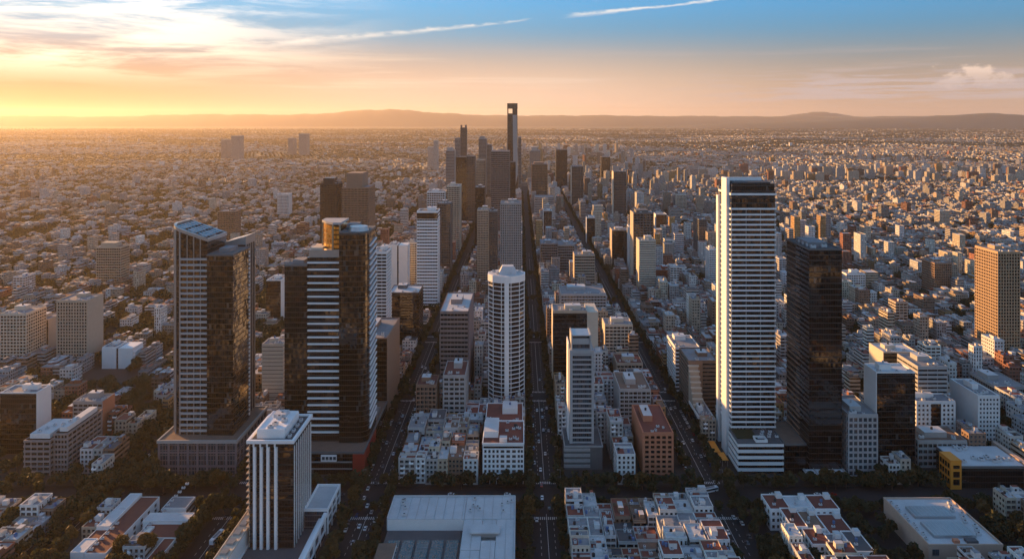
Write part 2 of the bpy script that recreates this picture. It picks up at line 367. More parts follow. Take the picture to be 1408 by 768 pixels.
def tower(name, label, cat, x0, x1, y0, y1, z1, style='ribbon', fh=3.6, wall='white', glass='glass', band=1.2, prot=.5, pier=3.0, pw=.6,
          z0=.13, roof='roofgrey', plant=2, blank='', sidewall=None, phrase=None, topblank=1.5, group=None, base=0.0, seed=None, pierwall=None, kit=True, land=True):
    """a tower whose floors, piers and glazing are real relief"""
    cx, cy = (x0 + x1) / 2, (y0 + y1) / 2
    root = thing(name, label, cat, (cx, cy, z0), group)
    if land: claim(x0, x1, y0, y1, phrase)
    n = max(2, int(round((z1 - topblank - z0 - base) / fh))); fh = (z1 - topblank - z0 - base) / n
    zb = z0 + base
    if base: MB().box(x0 + .2, x1 - .2, y0 + .2, y1 - .2, z0, zb).build('ground_floor', 'glass_black', root)
    if style == 'ribbon':
        MB().box(x0 + prot, x1 - prot, y0 + prot, y1 - prot, zb, z1 - topblank).build('glazing', glass, root)
        bm_ = MB().box(x0, x1, y0, y1, 0, band).mesh('floor_band', [MT[wall]], (cx, cy, 0))
        for k in range(n): inst('floor_band', bm_, root, (0, 0, zb - z0 + k * fh))
        if pier:
            pb = MB(); nx = max(1, int((x1 - x0) / pier)); ny = max(1, int((y1 - y0) / pier)); e = prot * .55
            for i in range(nx + 1):
                px = x0 + e + (x1 - x0 - 2 * e) * i / nx
                for (a, b_) in ((y0 + e, y0 + e + .3), (y1 - e - .3, y1 - e)): pb.box(px - .12, px + .12, a, b_, zb, z1 - topblank)
            for i in range(ny + 1):
                py = y0 + e + (y1 - y0 - 2 * e) * i / ny
                for (a, b_) in ((x0 + e + .01, x0 + e + .3), (x1 - e - .3, x1 - e - .01)): pb.box(a, b_, py - .12, py + .12, zb, z1 - topblank)
            pb.build('mullions', pierwall or wall, root)
    elif style in ('grid', 'fins'):
        wm = MB().box(x0 + prot, x1 - prot, y0 + prot, y1 - prot, 0, fh - .002).mesh('window_row', [MT[glass]], (cx, cy, 0))
        for k in range(n): inst('window_row', wm, root, (0, 0, zb - z0 + k * fh))
        pb = MB(); nx = max(2, int(round((x1 - x0) / pier))); ny = max(2, int(round((y1 - y0) / pier)))
        for i in range(nx + 1):
            px = x0 + pw / 2 + (x1 - x0 - pw) * i / nx
            pb.box(px - pw / 2, px + pw / 2, y0, y0 + prot + .1, zb, z1); pb.box(px - pw / 2, px + pw / 2, y1 - prot - .1, y1, zb, z1)
        for i in range(ny + 1):
            py = y0 + pw / 2 + (y1 - y0 - pw) * i / ny
            if i in (0, ny): continue
            pb.box(x0, x0 + prot + .1, py - pw / 2, py + pw / 2, zb, z1); pb.box(x1 - prot - .1, x1, py - pw / 2, py + pw / 2, zb, z1)
        if style == 'grid':
            for k in range(n): ring(x0 + .08, x1 - .08, y0 + .08, y1 - .08, zb + k * fh, zb + k * fh + band, prot + .05, pb)
        pb.build('wall', wall, root)
    elif style == 'curtain':
        MB().box(x0, x1, y0, y1, zb, z1 - topblank).build('glazing', glass, root)
    else:   # a painted facade pattern for far buildings
        MB().box(x0, x1, y0, y1, zb, z1 - topblank, 0, wall if isinstance(wall, tuple) else (.4, .38, .35)).build('wall', style, root)
    wmat = wall if isinstance(wall, str) else 'cream'
    if style == 'curtain': wmat = sidewall or 'dgrey'
    MB().box(x0 + .04, x1 - .04, y0 + .04, y1 - .04, z1 - topblank, z1).build('cornice', wmat if style != 'curtain' else glass, root)
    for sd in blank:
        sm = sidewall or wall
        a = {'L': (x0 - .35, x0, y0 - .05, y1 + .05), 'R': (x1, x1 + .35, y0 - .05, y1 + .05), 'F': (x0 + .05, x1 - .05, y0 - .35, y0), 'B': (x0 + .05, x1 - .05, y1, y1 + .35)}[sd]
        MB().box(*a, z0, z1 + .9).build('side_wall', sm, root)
    if kit: roof_kit(root, x0 + .08, x1 - .08, y0 + .08, y1 - .08, z1, roof, wmat, plant, seed if seed is not None else int(x0 * 7 + y0))
    return root
def pt(u0, u1, v, Y, d, **kw):
    """tower given by its front face in the photograph's scale: left, right, top, distance"""
    return dict(x0=X(u0, Y), x1=X(u1, Y), y0=Y, y1=Y + d, z1=Zt(v, Y), **kw)

# ------------------------------------------------------------------ ground, roads, blocks
g = MB(); g.face([(-29000, -24000, -.25), (29000, -24000, -.25), (29000, 31000, -.25), (-29000, 31000, -.25)])
m, t, bb = newmat('plain_of_gardens_and_roofs')
oc = t.node('ShaderNodeTexCoord').outputs['Object']
f1, _ = t.noise(oc, .0009, 6, .6); f2, fc2 = t.noise(oc, .02, 5, .7)
vo = t.node('ShaderNodeTexVoronoi', feature='F1'); t.put(vo.inputs['Vector'], oc); vo.inputs['Scale'].default_value = .022
vr, _, _ = t.sep(vo.outputs['Color'])
base = t.mix(t.ramp(f1, .42, .58), (.03, .034, .02), (.06, .05, .04))
base = t.mix(t.ramp(f2, .5, .62), base, (.03, .035, .018))
base = t.mix(t.m('MULTIPLY', t.m('GREATER_THAN', vr, .72), t.ramp(f1, .38, .5)), base, (.15, .135, .12))
t.put(bb.inputs['Base Color'], base); bb.inputs['Roughness'].default_value = .95
MT['plain'] = m
tag(g.build('ground', 'plain'), kind='structure')
rd = MB(); rd.face([(-1500, 300, -.02), (1700, 300, -.02), (1700, 2600, -.02), (-1500, 2600, -.02)])
tag(rd.build('road', 'asphalt'), kind='structure')

SX_N = [(-1230 - 110 * k, -1216 - 110 * k) for k in range(8, 0, -1)] + [(-1230, -1216), (-1120, -1106), (-1010, -996), (-900, -886), (-790, -776), (-680, -666), (-570, -556), (-460, -446), (-362, -348),
        (-274, -250), (-188, -162), (-105, -80), (4, 28), (110, 135), (268, 277), (352, 366), (440, 454), (540, 554), (640, 654), (750, 764), (860, 874), (970, 984), (1080, 1094), (1190, 1204)] + [(1190 + 110 * k, 1204 + 110 * k) for k in range(1, 8)]
SX_S = [(-460, -446), (-362, -348), (-274, -250), (-188, -160), (-105, -78), (-2, 27), (112, 144), (188, 217), (262, 286), (352, 366), (440, 454)]
CY = [(372 - 110, 372 - 96)] + [(440, 477)] + [(622, 636), (784, 798), (940, 954), (1091, 1105)] + [(1091 + 155 * k, 1105 + 155 * k) for k in range(1, 11)]
def gaps(st): return [(st[i][1], st[i + 1][0]) for i in range(len(st) - 1)]
BLOCKS = []
for j in range(len(CY) - 1):
    ya, yb = CY[j][1], CY[j + 1][0]
    for xa, xb in gaps(SX_S if j == 0 else SX_N):
        if j == 0: ya = 330
        if xb > (-770) * yb / 1000 and xa < 760 * yb / 1000: BLOCKS.append((xa, xb, ya, yb))
pv = MB()
for xa, xb, ya, yb in BLOCKS:
    pv.box(xa - (0 if xb - xa < 60 else 2.5), xb + 2.5, ya - 2, yb + 2, -.1, .12)
tag(pv.build('pavement', 'pave'), kind='structure')
mk = MB()
for a, b_ in ((-105, -80), (4, 28), (110, 135), (-188, -162), (-274, -250)):
    c0 = (a + b_) / 2
    for lane in (-4, 0, 4):
        y = 340
        while y < 1300:
            inx = any(p0 - 4 < y < p1 + 4 for p0, p1 in CY)
            if not inx:
                if lane == 0: mk.face([(c0 - .12, y, .02), (c0 + .12, y, .02), (c0 + .12, y + 6, .02), (c0 - .12, y + 6, .02)])
                else: mk.face([(c0 + lane - .09, y, .02), (c0 + lane + .09, y, .02), (c0 + lane + .09, y + 2.5, .02), (c0 + lane - .09, y + 2.5, .02)])
            y += 6
    for p0, p1 in CY[1:4]:
        for yy in (p0 - 4.2, p1 + 1.4):
            x = a + 3.2
            while x < b_ - 3:
                mk.face([(x, yy, .02), (x + .55, yy, .02), (x + .55, yy + 3, .02), (x, yy + 3, .02)]); x += 1.2
tag(mk.build('road_marking', 'mark'), kind='structure')
# ------------------------------------------------------------------ the named towers
def polybox(x0, x1, y0, y1): return [(x0, y0), (x1, y0), (x1, y1), (x0, y1)]

# --- left tower with swooping solar roof, on a stone podium
def left_tower():
    claim(-243, -190, 479, 546, 'solar-roofed tower')
    r = thing('office_tower', 'dark glass tower with rounded corner, balcony strips and swooping solar roof on stone podium', 'tower', (-218, 515, .13))
    # podium
    zp = 24.0
    MB().box(-242.4, -190.6, 488.6, 545.4, .13, zp - 1.5).build('podium_glazing', 'glass_blue', r)
    pb = MB()
    for i in range(9):
        x = -243 + .7 + 51.6 * i / 8
        pb.box(x - .7, x + .7, 487.9, 488.9, .13, zp - 1.6); pb.box(x - .7, x + .7, 545.1, 546.1, .13, zp - 1.6)
    for i in range(1, 9):
        y = 488 + 57 * i / 9
        pb.box(-190.9, -189.9, y - .7, y + .7, .13, zp - 1.6); pb.box(-243.1, -242.1, y - .7, y + .7, .13, zp - 1.6)
    for z in (6.2, 15.5): ring(-242.9, -190.1, 488.05, 545.9, z, z + 1.0, .7, pb)
    for i in range(8):                       # mullions between piers
        for k in (1, 2):
            x = -243 + .7 + 51.6 * (i + k / 3) / 8; pb.box(x - .12, x + .12, 488.25, 488.7, .13, zp - 1.6)
    pb.build('podium_wall', 'mauve', r)
    ring(-243.6, -189.4, 487.4, 546.6, zp - 1.6, zp + .5, 1.0).build('podium_cornice', 'grey', r)
    MB().box(-242.6, -190.4, 488.4, 545.6, zp - .6, zp - .1).build('podium_roof', 'roofbrown', r)
    # left volume: rounded front-left corner, sloping roof
    def zr(x, y): return 167.5 - (x + 240.5) * .36 - .012 * (x + 240.5) * (-214 - x) * 0 - (y - 498) * .02
    arc = [(-240.5 + 9 - 9 * math.sin(a), 498 + 13 - 13 * math.cos(a)) for a in [math.pi / 2 * k / 6 for k in range(6, -1, -1)]]
    arc = arc[::1]
    foot = [(-240.5, 530)] + arc + [(-214, 498), (-214, 530)]
    low = lambda x, y: zr(x, y) - 2.0
    MB().prism(foot, zp, low).build('curved_glazing', 'glass_bronze', r)
    # roof rim: lens-shaped frame and solar deck
    rim = MB()
    n = len(foot)
    for i in range(n):
        a, b_ = foot[i], foot[(i + 1) % n]
        def off(p, s):
            cx, cy = -228, 514
            d = math.hypot(p[0] - cx, p[1] - cy); return (p[0] + (p[0] - cx) / d * s, p[1] + (p[1] - cy) / d * s)
        ao, bo, ai, bi = off(a, .7), off(b_, .7), off(a, -1.2), off(b_, -1.2)
        za, zb = zr(*a), zr(*b_)
        rim.face([(*ao, za - 2.2), (*bo, zb - 2.2), (*bo, zb), (*ao, za)]); rim.face([(*ao, za), (*bo, zb), (*bi, zb), (*ai, za)])
        rim.face([(*ai, za), (*bi, zb), (*bi, zb - 2.2), (*ai, za - 2.2)]); rim.face([(*ao, za - 2.2), (*ai, za - 2.2), (*bi, zb - 2.2), (*bo, zb - 2.2)])
    rim.build('roof_rim', 'metal', r)
    for j in range(6):
        for i in range(3):
            x0 = -236.5 + i * 7.4; y0 = 501 + j * 4.8
            p = [(x0, y0), (x0 + 5.6, y0), (x0 + 5.6, y0 + 3.0), (x0, y0 + 3.0)]
            o = MB().prism(p, 150, lambda x, y: zr(x, y) + .35).mesh('solar_panel', [MT['solar']], (-218, 515, .13))
            # thin: lift the underside to just below the top
            for vtx in o.vertices:
                if vtx.co.z < 150.5: vtx.co.z = zr(vtx.co.x - 218, vtx.co.y + 515) - .13 + .12
            inst('solar_panel', o, r)
    # vertical white fins on the curved part
    for i, (x, y) in enumerate([(-240.7, 528), (-240.8, 512), (-239.4, 504.2), (-236.6, 500.0), (-232.8, 497.9)]):
        MB().box(x - .45, x + .45, y - .45, y + .45, zp, zr(x, y) - 2.1).build('fin', 'metal', r)
    # balcony strips
    bmesh_ = MB().box(-232.4, -213.8, 496.9, 498.1, 0, 1.35).mesh('balcony_band', [MT['grey2']], (-218, 515, 0))
    k = 0; z = zp + 2.2
    while z < 147: inst('balcony_band', bmesh_, r, (0, 0, z - .13)); z += 3.9
    MB().box(-223.4, -223.0, 497.2, 498.1, zp, 160).build('mullion', 'metal', r); MB().box(-227.9, -227.5, 497.2, 498.1, zp, 160).build('mullion', 'metal', r)
    MB().box(-218.9, -218.5, 497.2, 498.1, zp, 159).build('mullion', 'metal', r)
    # dark front volume
    MB().box(-213.7, -196, 496.4, 527, zp, 146.2).build('dark_volume', 'glass_bronze', r)
    MB().box(-213.9, -195.8, 496.2, 527.2, 146.2, 147.4).build('parapet', 'dgrey', r)
    MB().box(-209, -201, 505, 518, 147.4, 150).build('plant_room', 'roofgrey', r)
    # rear wing with rising roofline
    def zw(x, y): return 150.5 + (x + 214) * .28
    MB().prism(polybox(-213.6, -199.2, 527.4, 545), zp, lambda x, y: zw(x, y) - 1.5).build('rear_wing', 'glass_bronze', r)
    MB().prism(polybox(-214.1, -198.6, 526.9, 545.6), 148.6, zw).build('wing_roof', 'metal', r)
    for y in (528, 532, 536, 540.5, 545.2): MB().box(-199.2, -198.5, y - .35, y + .35, zp, 148.6).build('fin', 'metal', r)
    dots = MB()
    z = zp + 2
    while z < 146: dots.box(-195.99, -195.5, 525.4, 526.9, z, z + 1.6); z += 3.0
    dots.build('balcony_stack', 'fin_white', r)
m, t, bb = newmat('solar_glass'); uv = t.node('ShaderNodeTexCoord').outputs['Object']
a_, b_, c_ = t.sep(uv); ln = t.m('LESS_THAN', t.m('FRACT', t.m('MULTIPLY', a_, .9)), .07)
t.put(bb.inputs['Base Color'], t.mix(ln, (.035, .075, .12), (.25, .27, .3))); bb.inputs['Roughness'].default_value = .12; bb.inputs['IOR'].default_value = 1.7
MT['solar'] = m
left_tower()

# --- second tower: dark blocks with a white-banded bay and golden crown, on a dark podium
def crown_tower():
    claim(-165, -105, 479, 579, 'golden-crowned tower')
    r = thing('office_tower', 'near-black tower with white-banded bay, golden crown and slanting bands at right', 'tower', (-135, 525, .13))
    MB().box(-164.5, -105.5, 490, 578, .13, 14.4).build('podium', 'glass_black', r)
    ring(-164.8, -105.1, 489.7, 578.3, 14.4, 15.8, .8).build('podium_parapet', 'dgrey', r)
    MB().box(-163.9, -106, 490.6, 577.4, 14.4, 14.8).build('podium_roof', 'roofbrown', r)
    MB().box(-112.6, -104.7, 489.4, 490, .13, 14.3).build('red_panel', 'redpanel', r)
    MB().box(-105.5, -104.9, 490.0, 530, .13, 14.3).build('red_panel', 'redpanel', r)
    for z in (4.2, 8.8): MB().box(-150, -113, 489.5, 490, z, z + .5).build('podium_band', 'grey', r)
    s = MB().box(-134, -123.5, 489.2, 489.9, 9.6, 13.8)
    s.build('sign_panel', 'fin_white', r)
    for k in range(4): MB().box(-133.2 + k * 2.5, -131.3 + k * 2.5, 489.05, 489.2, 10.6, 12.8).build('sign_window', 'glass_blue', r)
    MB().box(-112, -107.5, 540, 560, 14.8, 18.5).build('roof_skylight', 'metal', r)
    zb = 15.0
    MB().box(-164, -148.6, 506.5, 530, zb, 137).build('left_block', 'glass_bronze', r)
    MB().box(-164.2, -148.4, 506.3, 530.2, 137, 138.2).build('left_block_parapet', 'dgrey', r)
    MB().box(-160, -152, 512, 524, 138.2, 140.4).build('plant_room', 'roofgrey', r)
    MB().box(-148.6, -125.8, 508, 532, zb, 143).build('banded_bay', 'glass_black', r)
    bm_ = MB().box(-148.3, -125.6, 506.8, 508.0, 0, 1.05).mesh('floor_band', [MT['fin_white']], (-135, 525, 0))
    z = 139.0
    while z > 20: inst('floor_band', bm_, r, (0, 0, z - .13)); z -= 4.72
    MB().prism(polybox(-147.6, -125.9, 509.5, 530), 143, 148.2).build('setback_storey', 'metal', r)
    # main dark volume and rounded east corner
    arc = [(-112 + 6 * math.sin(a), 512 - 6 * math.cos(a)) for a in [math.pi / 2 * k / 6 for k in range(7)]]
    foot = [(-125.7, 505.2), (-113, 505.2)] + [(x, y - .6) for x, y in arc] + [(-106, 535.5), (-125.7, 535.5)]
    MB().prism(foot, zb, 160).build('main_volume', 'glass_bronze', r)
    MB().prism([(x * 1.0 + (.15 if x > -115 else -.0), y) for x, y in foot], 160, 161.2).build('main_parapet', 'dgrey', r)
    MB().cyl(-114, 514, 161.2, 164.2, 7.2, 6.2, 20).build('round_cap', 'metal', r)
    MB().box(-124, -116, 520, 532, 161.2, 164.5).build('plant_room', 'roofgrey', r)
    # right side: slanting bands (two white fins of each floor stepping back)
    bb_ = MB()
    L = 23.0
    for dx in (0,):
        q = [(-105.9, 511.5), (-105.0, 511.5), (-105.0, 511.5 + L), (-105.9, 511.5 + L)]
        bb_.prism(q, 0, .95)
    me = bb_.mesh('side_band', [MT['fin_white']], (-135, 525, 0))
    for vtx in me.vertices:                    # rise towards the back
        vtx.co.z += (vtx.co.y + 525 - 511.5) / L * 2.1
    z = 150
    while z > 20: inst('side_band', me, r, (0, 0, z - .13)); z -= 4.4
    # golden crown: curved wall over the bay
    ptsA = [(-141.8, 533), (-141.8, 523), (-137.4, 516.2), (-131.2, 509.8), (-125.8, 509.8), (-125.8, 533)]
    cx, cy = -132, 522
    MB().prism(ptsA, 148.2, lambda x, y: 165.6 - .14 * (x + 139) if x > -139 else 165.6).build('crown_wall', 'glass_gold', r)
    MB().prism([(x + (x - cx) * .06, y + (y - cy) * .05) for x, y in ptsA], 165.7, 167.2).build('crown_rim', 'grey2', r)
    for x, y in ((-141.8, 523), (-131.2, 509.8), (-126.2, 509.8)): MB().box(x - .5, x + .5, y - .5, y + .3, 148.2, 165.6).build('crown_fin', 'gold', r)
    MB().box(-147, -139, 511, 528, 148.2, 149.3).build('terrace', 'cream', r)
MT['glass_gold'] = glass('gold_tinted_glass', (.80, .42, .10), 1.3, 3.3, .10, (.12, .07, .03), .25, 1.7, .05, .0)
MT['glass_gold'].node_tree.nodes['Principled BSDF'].inputs['Metallic'].default_value = 1.0
crown_tower()

# --- front tower with white vertical fins
def fin_tower():
    claim(-160, -110, 369, 449, 'white-finned tower')
    x0, x1, y0, y1, H = -150, -125, 401, 436, 63.0
    r = thing('office_tower', 'nearest tower, dark glass with white vertical fins and a white-rimmed roof with plant box', 'tower', (-137.5, 418.5, .13))
    MB().box(x0 + .8, x1 - .15, y0 + .8, y1 - .8, 3, H - 1.2).build('glazing', 'glass_black', r)
    sl = MB().box(x0 + .55, x1 - .1, y0 + .55, y1 - .55, 0, .45).mesh('floor_edge', [MT['black']], (-137.5, 418.5, 0))
    for k in range(17): inst('floor_edge', sl, r, (0, 0, 6 + k * 3.3))
    def fin(xa, xb, ya, yb, zz=H - 4): return MB().box(xa, xb, ya, yb, 2.9, zz)
    for u in (-146.3, -142.6, -138.9, -134.6): fin(u - .75, u + .75, y0 - .7, y0 + .9).build('fin', 'fin_white', r)
    for u in (-146.3, -142.6, -138.9, -134.6): MB().box(u - 1.1, u - .3, y0 - .1, y0 + .8, H - 4, H - 1.8).build('fin_head', 'fin_white', r)
    for k in range(9):
        y = y0 + 2.2 + k * 3.9; fin(x1 - .3, x1 + .15, y - .42, y + .42).build('fin', 'fin_white', r)
        fin(x0 - .3, x0 + .9, y - .25, y + .25).build('fin', 'beige', r)
    for k in range(14):                        # shallow balconies on the left side
        MB().box(x0 - 1.5, x0 + .5, y0 + 1, y1 - 1, 14 + k * 3.3, 14.5 + k * 3.3).build('balcony', 'beige', r)
    ring(x0 - .6, x1 + .6, y0 - .9, y1 + .6, H - 1.8, H, 1.5).build('roof_rim', 'fin_white', r)
    MB().box(x0 + .9, x1 - .9, y0 + .6, y1 - .9, H - 1.6, H - .9).build('roof', 'roofdark', r)
    MB().box(-146.5, -131, 405, 431, H - .9, H + 3.6).build('plant_room', 'fin_white', r)
    ring(-146.3, -131.2, 405.2, 430.8, H + 3.6, H + 4.2, .5).build('plant_parapet', 'fin_white', r)
    for k in range(5):
        inst('air_conditioner', AC, r, (-139 + 137.5 + rnd.uniform(-5, 5), 407 + k * 4.6 - 418.5, H + 3.5), 0, (1.7,) * 3)
    MB().box(-143, -136, 422, 429, H + 3.6, H + 5.6).build('hatch', 'roofwhite', r)
    for k in range(4): inst('air_conditioner', AC, r, (8.8, -12 + k * 7, H - 1.0), R(90), (1.4,) * 3)
    # low annexes round the foot
    MB().box(-151, -112, 372, 436, .13, 2.4).build('podium', 'glass_black', r)
    ring(-151.4, -112.2, 371.6, 436.4, 2.4, 3.3, .8).build('podium_parapet', 'white', r)
    MB().box(-150.4, -113.2, 372.6, 435.4, 2.4, 2.8).build('podium_roof', 'roofdark', r)
    MB().box(-158.6, -151.6, 366, 436, .13, 11.7).build('side_wing', 'white', r)
    ring(-158.8, -151.5, 365.8, 436.2, 11.7, 12.6, .5).build('side_wing_parapet', 'cream', r)
    MB().box(-158.2, -152, 366.4, 435.6, 11.7, 11.95).build('side_wing_roof', 'cream', r)
    MB().box(-113.4, -111.4, 360, 420.5, 10.4, 12.6).build('entrance_beam', 'fin_white', r)
    MB().box(-116.4, -114.9, 360, 420.5, 8.4, 9.2).build('entrance_beam', 'fin_white', r)
    for k in range(6): MB().box(-113.1, -111.9, 364 + k * 11, 365 + k * 11, .13, 10.4).build('column', 'fin_white', r)
    for k in range(4): MB().box(-157 , -153.5, 380 + k * 9, 385 + k * 9, 11.95, 13.2).build('skylight', 'metal', r)
    MB().box(-124.6, -111.4, 421, 449, .13, 13.0).build('annex', 'glass_blue', r)
    ring(-125, -110.9, 420.6, 449.4, 13.0, 14.6, .9).build('annex_rim', 'fin_white', r)
    MB().box(-124, -112, 421.5, 448.5, 13.0, 13.5).build('annex_roof', 'roofwhite', r)
    for y in (420.8, 430, 439.5, 448.6): MB().box(-111.5, -110.8, y - .5, y + .5, .13, 13).build('annex_column', 'fin_white', r)
    for z in (4.4, 8.8): MB().box(-111.5, -111.0, 421, 449, z, z + .5).build('annex_band', 'white', r)
fin_tower()

# --- faceted round apartment tower in the middle
def octagon():
    cx, cy, ra, H = -11.2, 604, 15.6, 112.0
    claim(cx - 15, cx + 15, cy - 15, cy + 15, 'faceted round tower')
    r = thing('apartment_tower', 'faceted round apartment tower ringed with white balconies, broad white stripe down its front', 'tower', (cx, cy, .13))
    def poly(s, n=12, sq=.96): return [(cx + s * math.cos(2 * math.pi * (k + .5) / n), cy + s * sq * math.sin(2 * math.pi * (k + .5) / n)) for k in range(n)]
    MB().prism(poly(ra - .8), .13, H).build('glazing', 'glass', r)
    b_ = MB(); b_.prism(poly(ra), 0, .5); me = b_.mesh('balcony_ring', [MT['fin_white']], (cx, cy, 0))
    z = 3.6
    while z < H - 6: inst('balcony_ring', me, r, (0, 0, z)); z += 3.55
    MB().prism(poly(ra + .3), H - 5.5, H).build('top_wall', 'fin_white', r)
    MB().prism(poly(ra - .6), H, H + .3).build('roof', 'roofwhite', r)
    for dx, wd in ((-1.4, 2.9),): MB().box(cx + dx, cx + dx + wd + .8, cy - ra * .96 - .7, cy - ra + 2, .13, H + .2).build('front_stripe', 'fin_white', r)
    fm = MB()
    for p in poly(ra - .45): fm.box(p[0] - .3, p[0] + .3, p[1] - .3, p[1] + .3, .13, H - 5.6)
    fm.build('pillars', 'white', r)
    pc = [(cx + 1 + s[0], cy - 2 + s[1]) for s in ((-7.5, -7), (7.5, -7), (7.5, 7), (-7.5, 7))]
    o = MB()
    lo = pc; hi = [(cx + 1 + (a - cx - 1) * .6, cy - 2 + (b - cy + 2) * .6) for a, b in pc]
    for i in range(4):
        j = (i + 1) % 4; o.face([(*lo[i], H + .3), (*lo[j], H + .3), (*hi[j], H + 6.5), (*hi[i], H + 6.5)])
    o.face([(*p, H + 6.5) for p in hi]); o.build('penthouse', 'roofwhite', r)
    for k in range(6): inst('air_conditioner', AC, r, (10.5 * math.cos(k), 9.5 * math.sin(k) + 1, H + .1), k, (1.5,) * 3)
octagon()

# --- tall white-banded tower at right with lift slab, stepped podium
def white_tower():
    claim(146, 182, 478, 548, 'tall white-banded tower')
    r = thing('office_tower', 'tallest white-banded tower at right with sunlit slab on its left side and striped podium', 'tower', (164, 515, .13))
    x0, x1, y0, y1, H, zp = 149, 181, 514, 546, 189.0, 21.5
    MB().box(x0 + .55, x1 - .55, y0 + .55, y1 - .55, zp, H - .5).build('glazing', 'glass', r)
    bm_ = MB().box(x0, x1, y0, y1, 0, 1.15).mesh('floor_band', [MT['fin_white']], (164, 515, 0))
    n = 43; fh = (H - 14 - zp) / n
    for k in range(n): inst('floor_band', bm_, r, (0, 0, zp + k * fh))
    MB().box(x0 - .1, x1 + .4, y0 - .2, y1, H - 13.4, H - 12.2).build('crown_ledge', 'fin_white', r)
    MB().box(x0 - .1, x1 + .2, y0 - .2, y1, H - 3.2, H - 1.8).build('crown_ledge', 'fin_white', r)
    MB().box(x0 + 1.2, x1 - .8, y0 + 1.2, y1 - 1.5, H - .5, H + 5.0).build('crown_glazing', 'glass_black', r)
    ms = MB()
    for i in range(4):
        x = x0 + .75 + (x1 - x0 - 1.5) * i / 3; ms.box(x - .2, x + .2, y0 + .2, y0 + .7, zp, H - 13)
    ms.build('mullions', 'grey', r)
    MB().box(147.2, 149.6, 519, 531.5, .13, H + 8.6).build('lift_slab', 'fin_white', r)
    MB().box(149.6, 176, 530.2, 531.5, H - .5, H + 8.3).build('crown_plate', 'fin_white', r)
    MB().box(147.3, 149.4, 541, 546, .13, H - 6).build('rear_slab', 'fin_white', r)
    MB().box(152, 178, 517, 529, H + 5.0, H + 6.0).build('roof', 'roofdark', r)
    # podium
    MB().box(147.8, 177.6, 491.8, 513.6, .13, 20.4).build('podium_glazing', 'glass_black', r)
    pbm = MB().box(147, 178.2, 491, 514, 0, 1.9).mesh('podium_band', [MT['white']], (164, 515, 0))
    for k in range(5): inst('podium_band', pbm, r, (0, 0, 1.9 + k * 4.15))
    MB().box(149, 163, 499, 513, 20.5, 21.2).build('roof_garden', 'leaf', r)
    MB().box(147.1, 178.1, 491.1, 513.9, 20.38, 20.6).build('podium_roof', 'roofdark', r)
    ring(160, 168, 493, 500, 20.6, 22.4, .5).build('roof_box', 'white', r)
    for k in range(7): inst('air_conditioner', AC, r, (2 + k * 1.8, -14 + (k % 3) * 4, 20.5), 0, (1.2,) * 3)
white_tower()

# --- black monolith
def monolith():
    claim(179, 217, 478, 530, 'black glass tower')
    r = thing('office_tower', 'plain black glass slab tower standing right of the white-banded tower', 'tower', (205, 508, .13))
    MB().box(194, 216, 488, 529, .13, 151.6).build('glazing', 'glass_black', r)
    lb = MB().box(193.3, 194, 504, 528.8, 0, .8).mesh('side_band', [MT['brown']], (205, 508, 0))
    for k in range(36): inst('side_band', lb, r, (0, 0, 5 + k * 4.0))
    ring(193.7, 216.3, 487.7, 529.3, 151.6, 153, .8).build('parapet', 'dgrey', r)
    MB().box(194.5, 215.5, 488.5, 528.5, 151.6, 152).build('roof', 'roofdark', r)
    MB().box(198, 211, 500, 522, 152, 155).build('plant_room', 'roofgrey', r)
    for k in range(8): inst('air_conditioner', AC, r, (-6 + (k % 2) * 9, -14 + k * 3.6, 151.9), 0, (1.9,) * 3)
    MB().box(179, 193.6, 491, 529, .13, 19.5).build('side_wing', 'glass_black', r)
    ring(179, 193.6, 491, 529, 19.5, 20.6, .6).build('side_wing_parapet', 'dgrey', r)
    MB().box(179.6, 193, 491.6, 528.4, 19.5, 19.9).build('side_wing_roof', 'roofbrown', r)
    cb = MB()
    for k in range(5): cb.box(190 + k * 6.4, 190.5 + k * 6.4, 478.5, 487.6, 5.2, 5.9)
    cb.build('canopy_ribs', 'grey', r); MB().box(189.5, 217, 478, 487.7, 4.8, 5.2).build('entrance_canopy', 'roofwhite', r)
monolith()

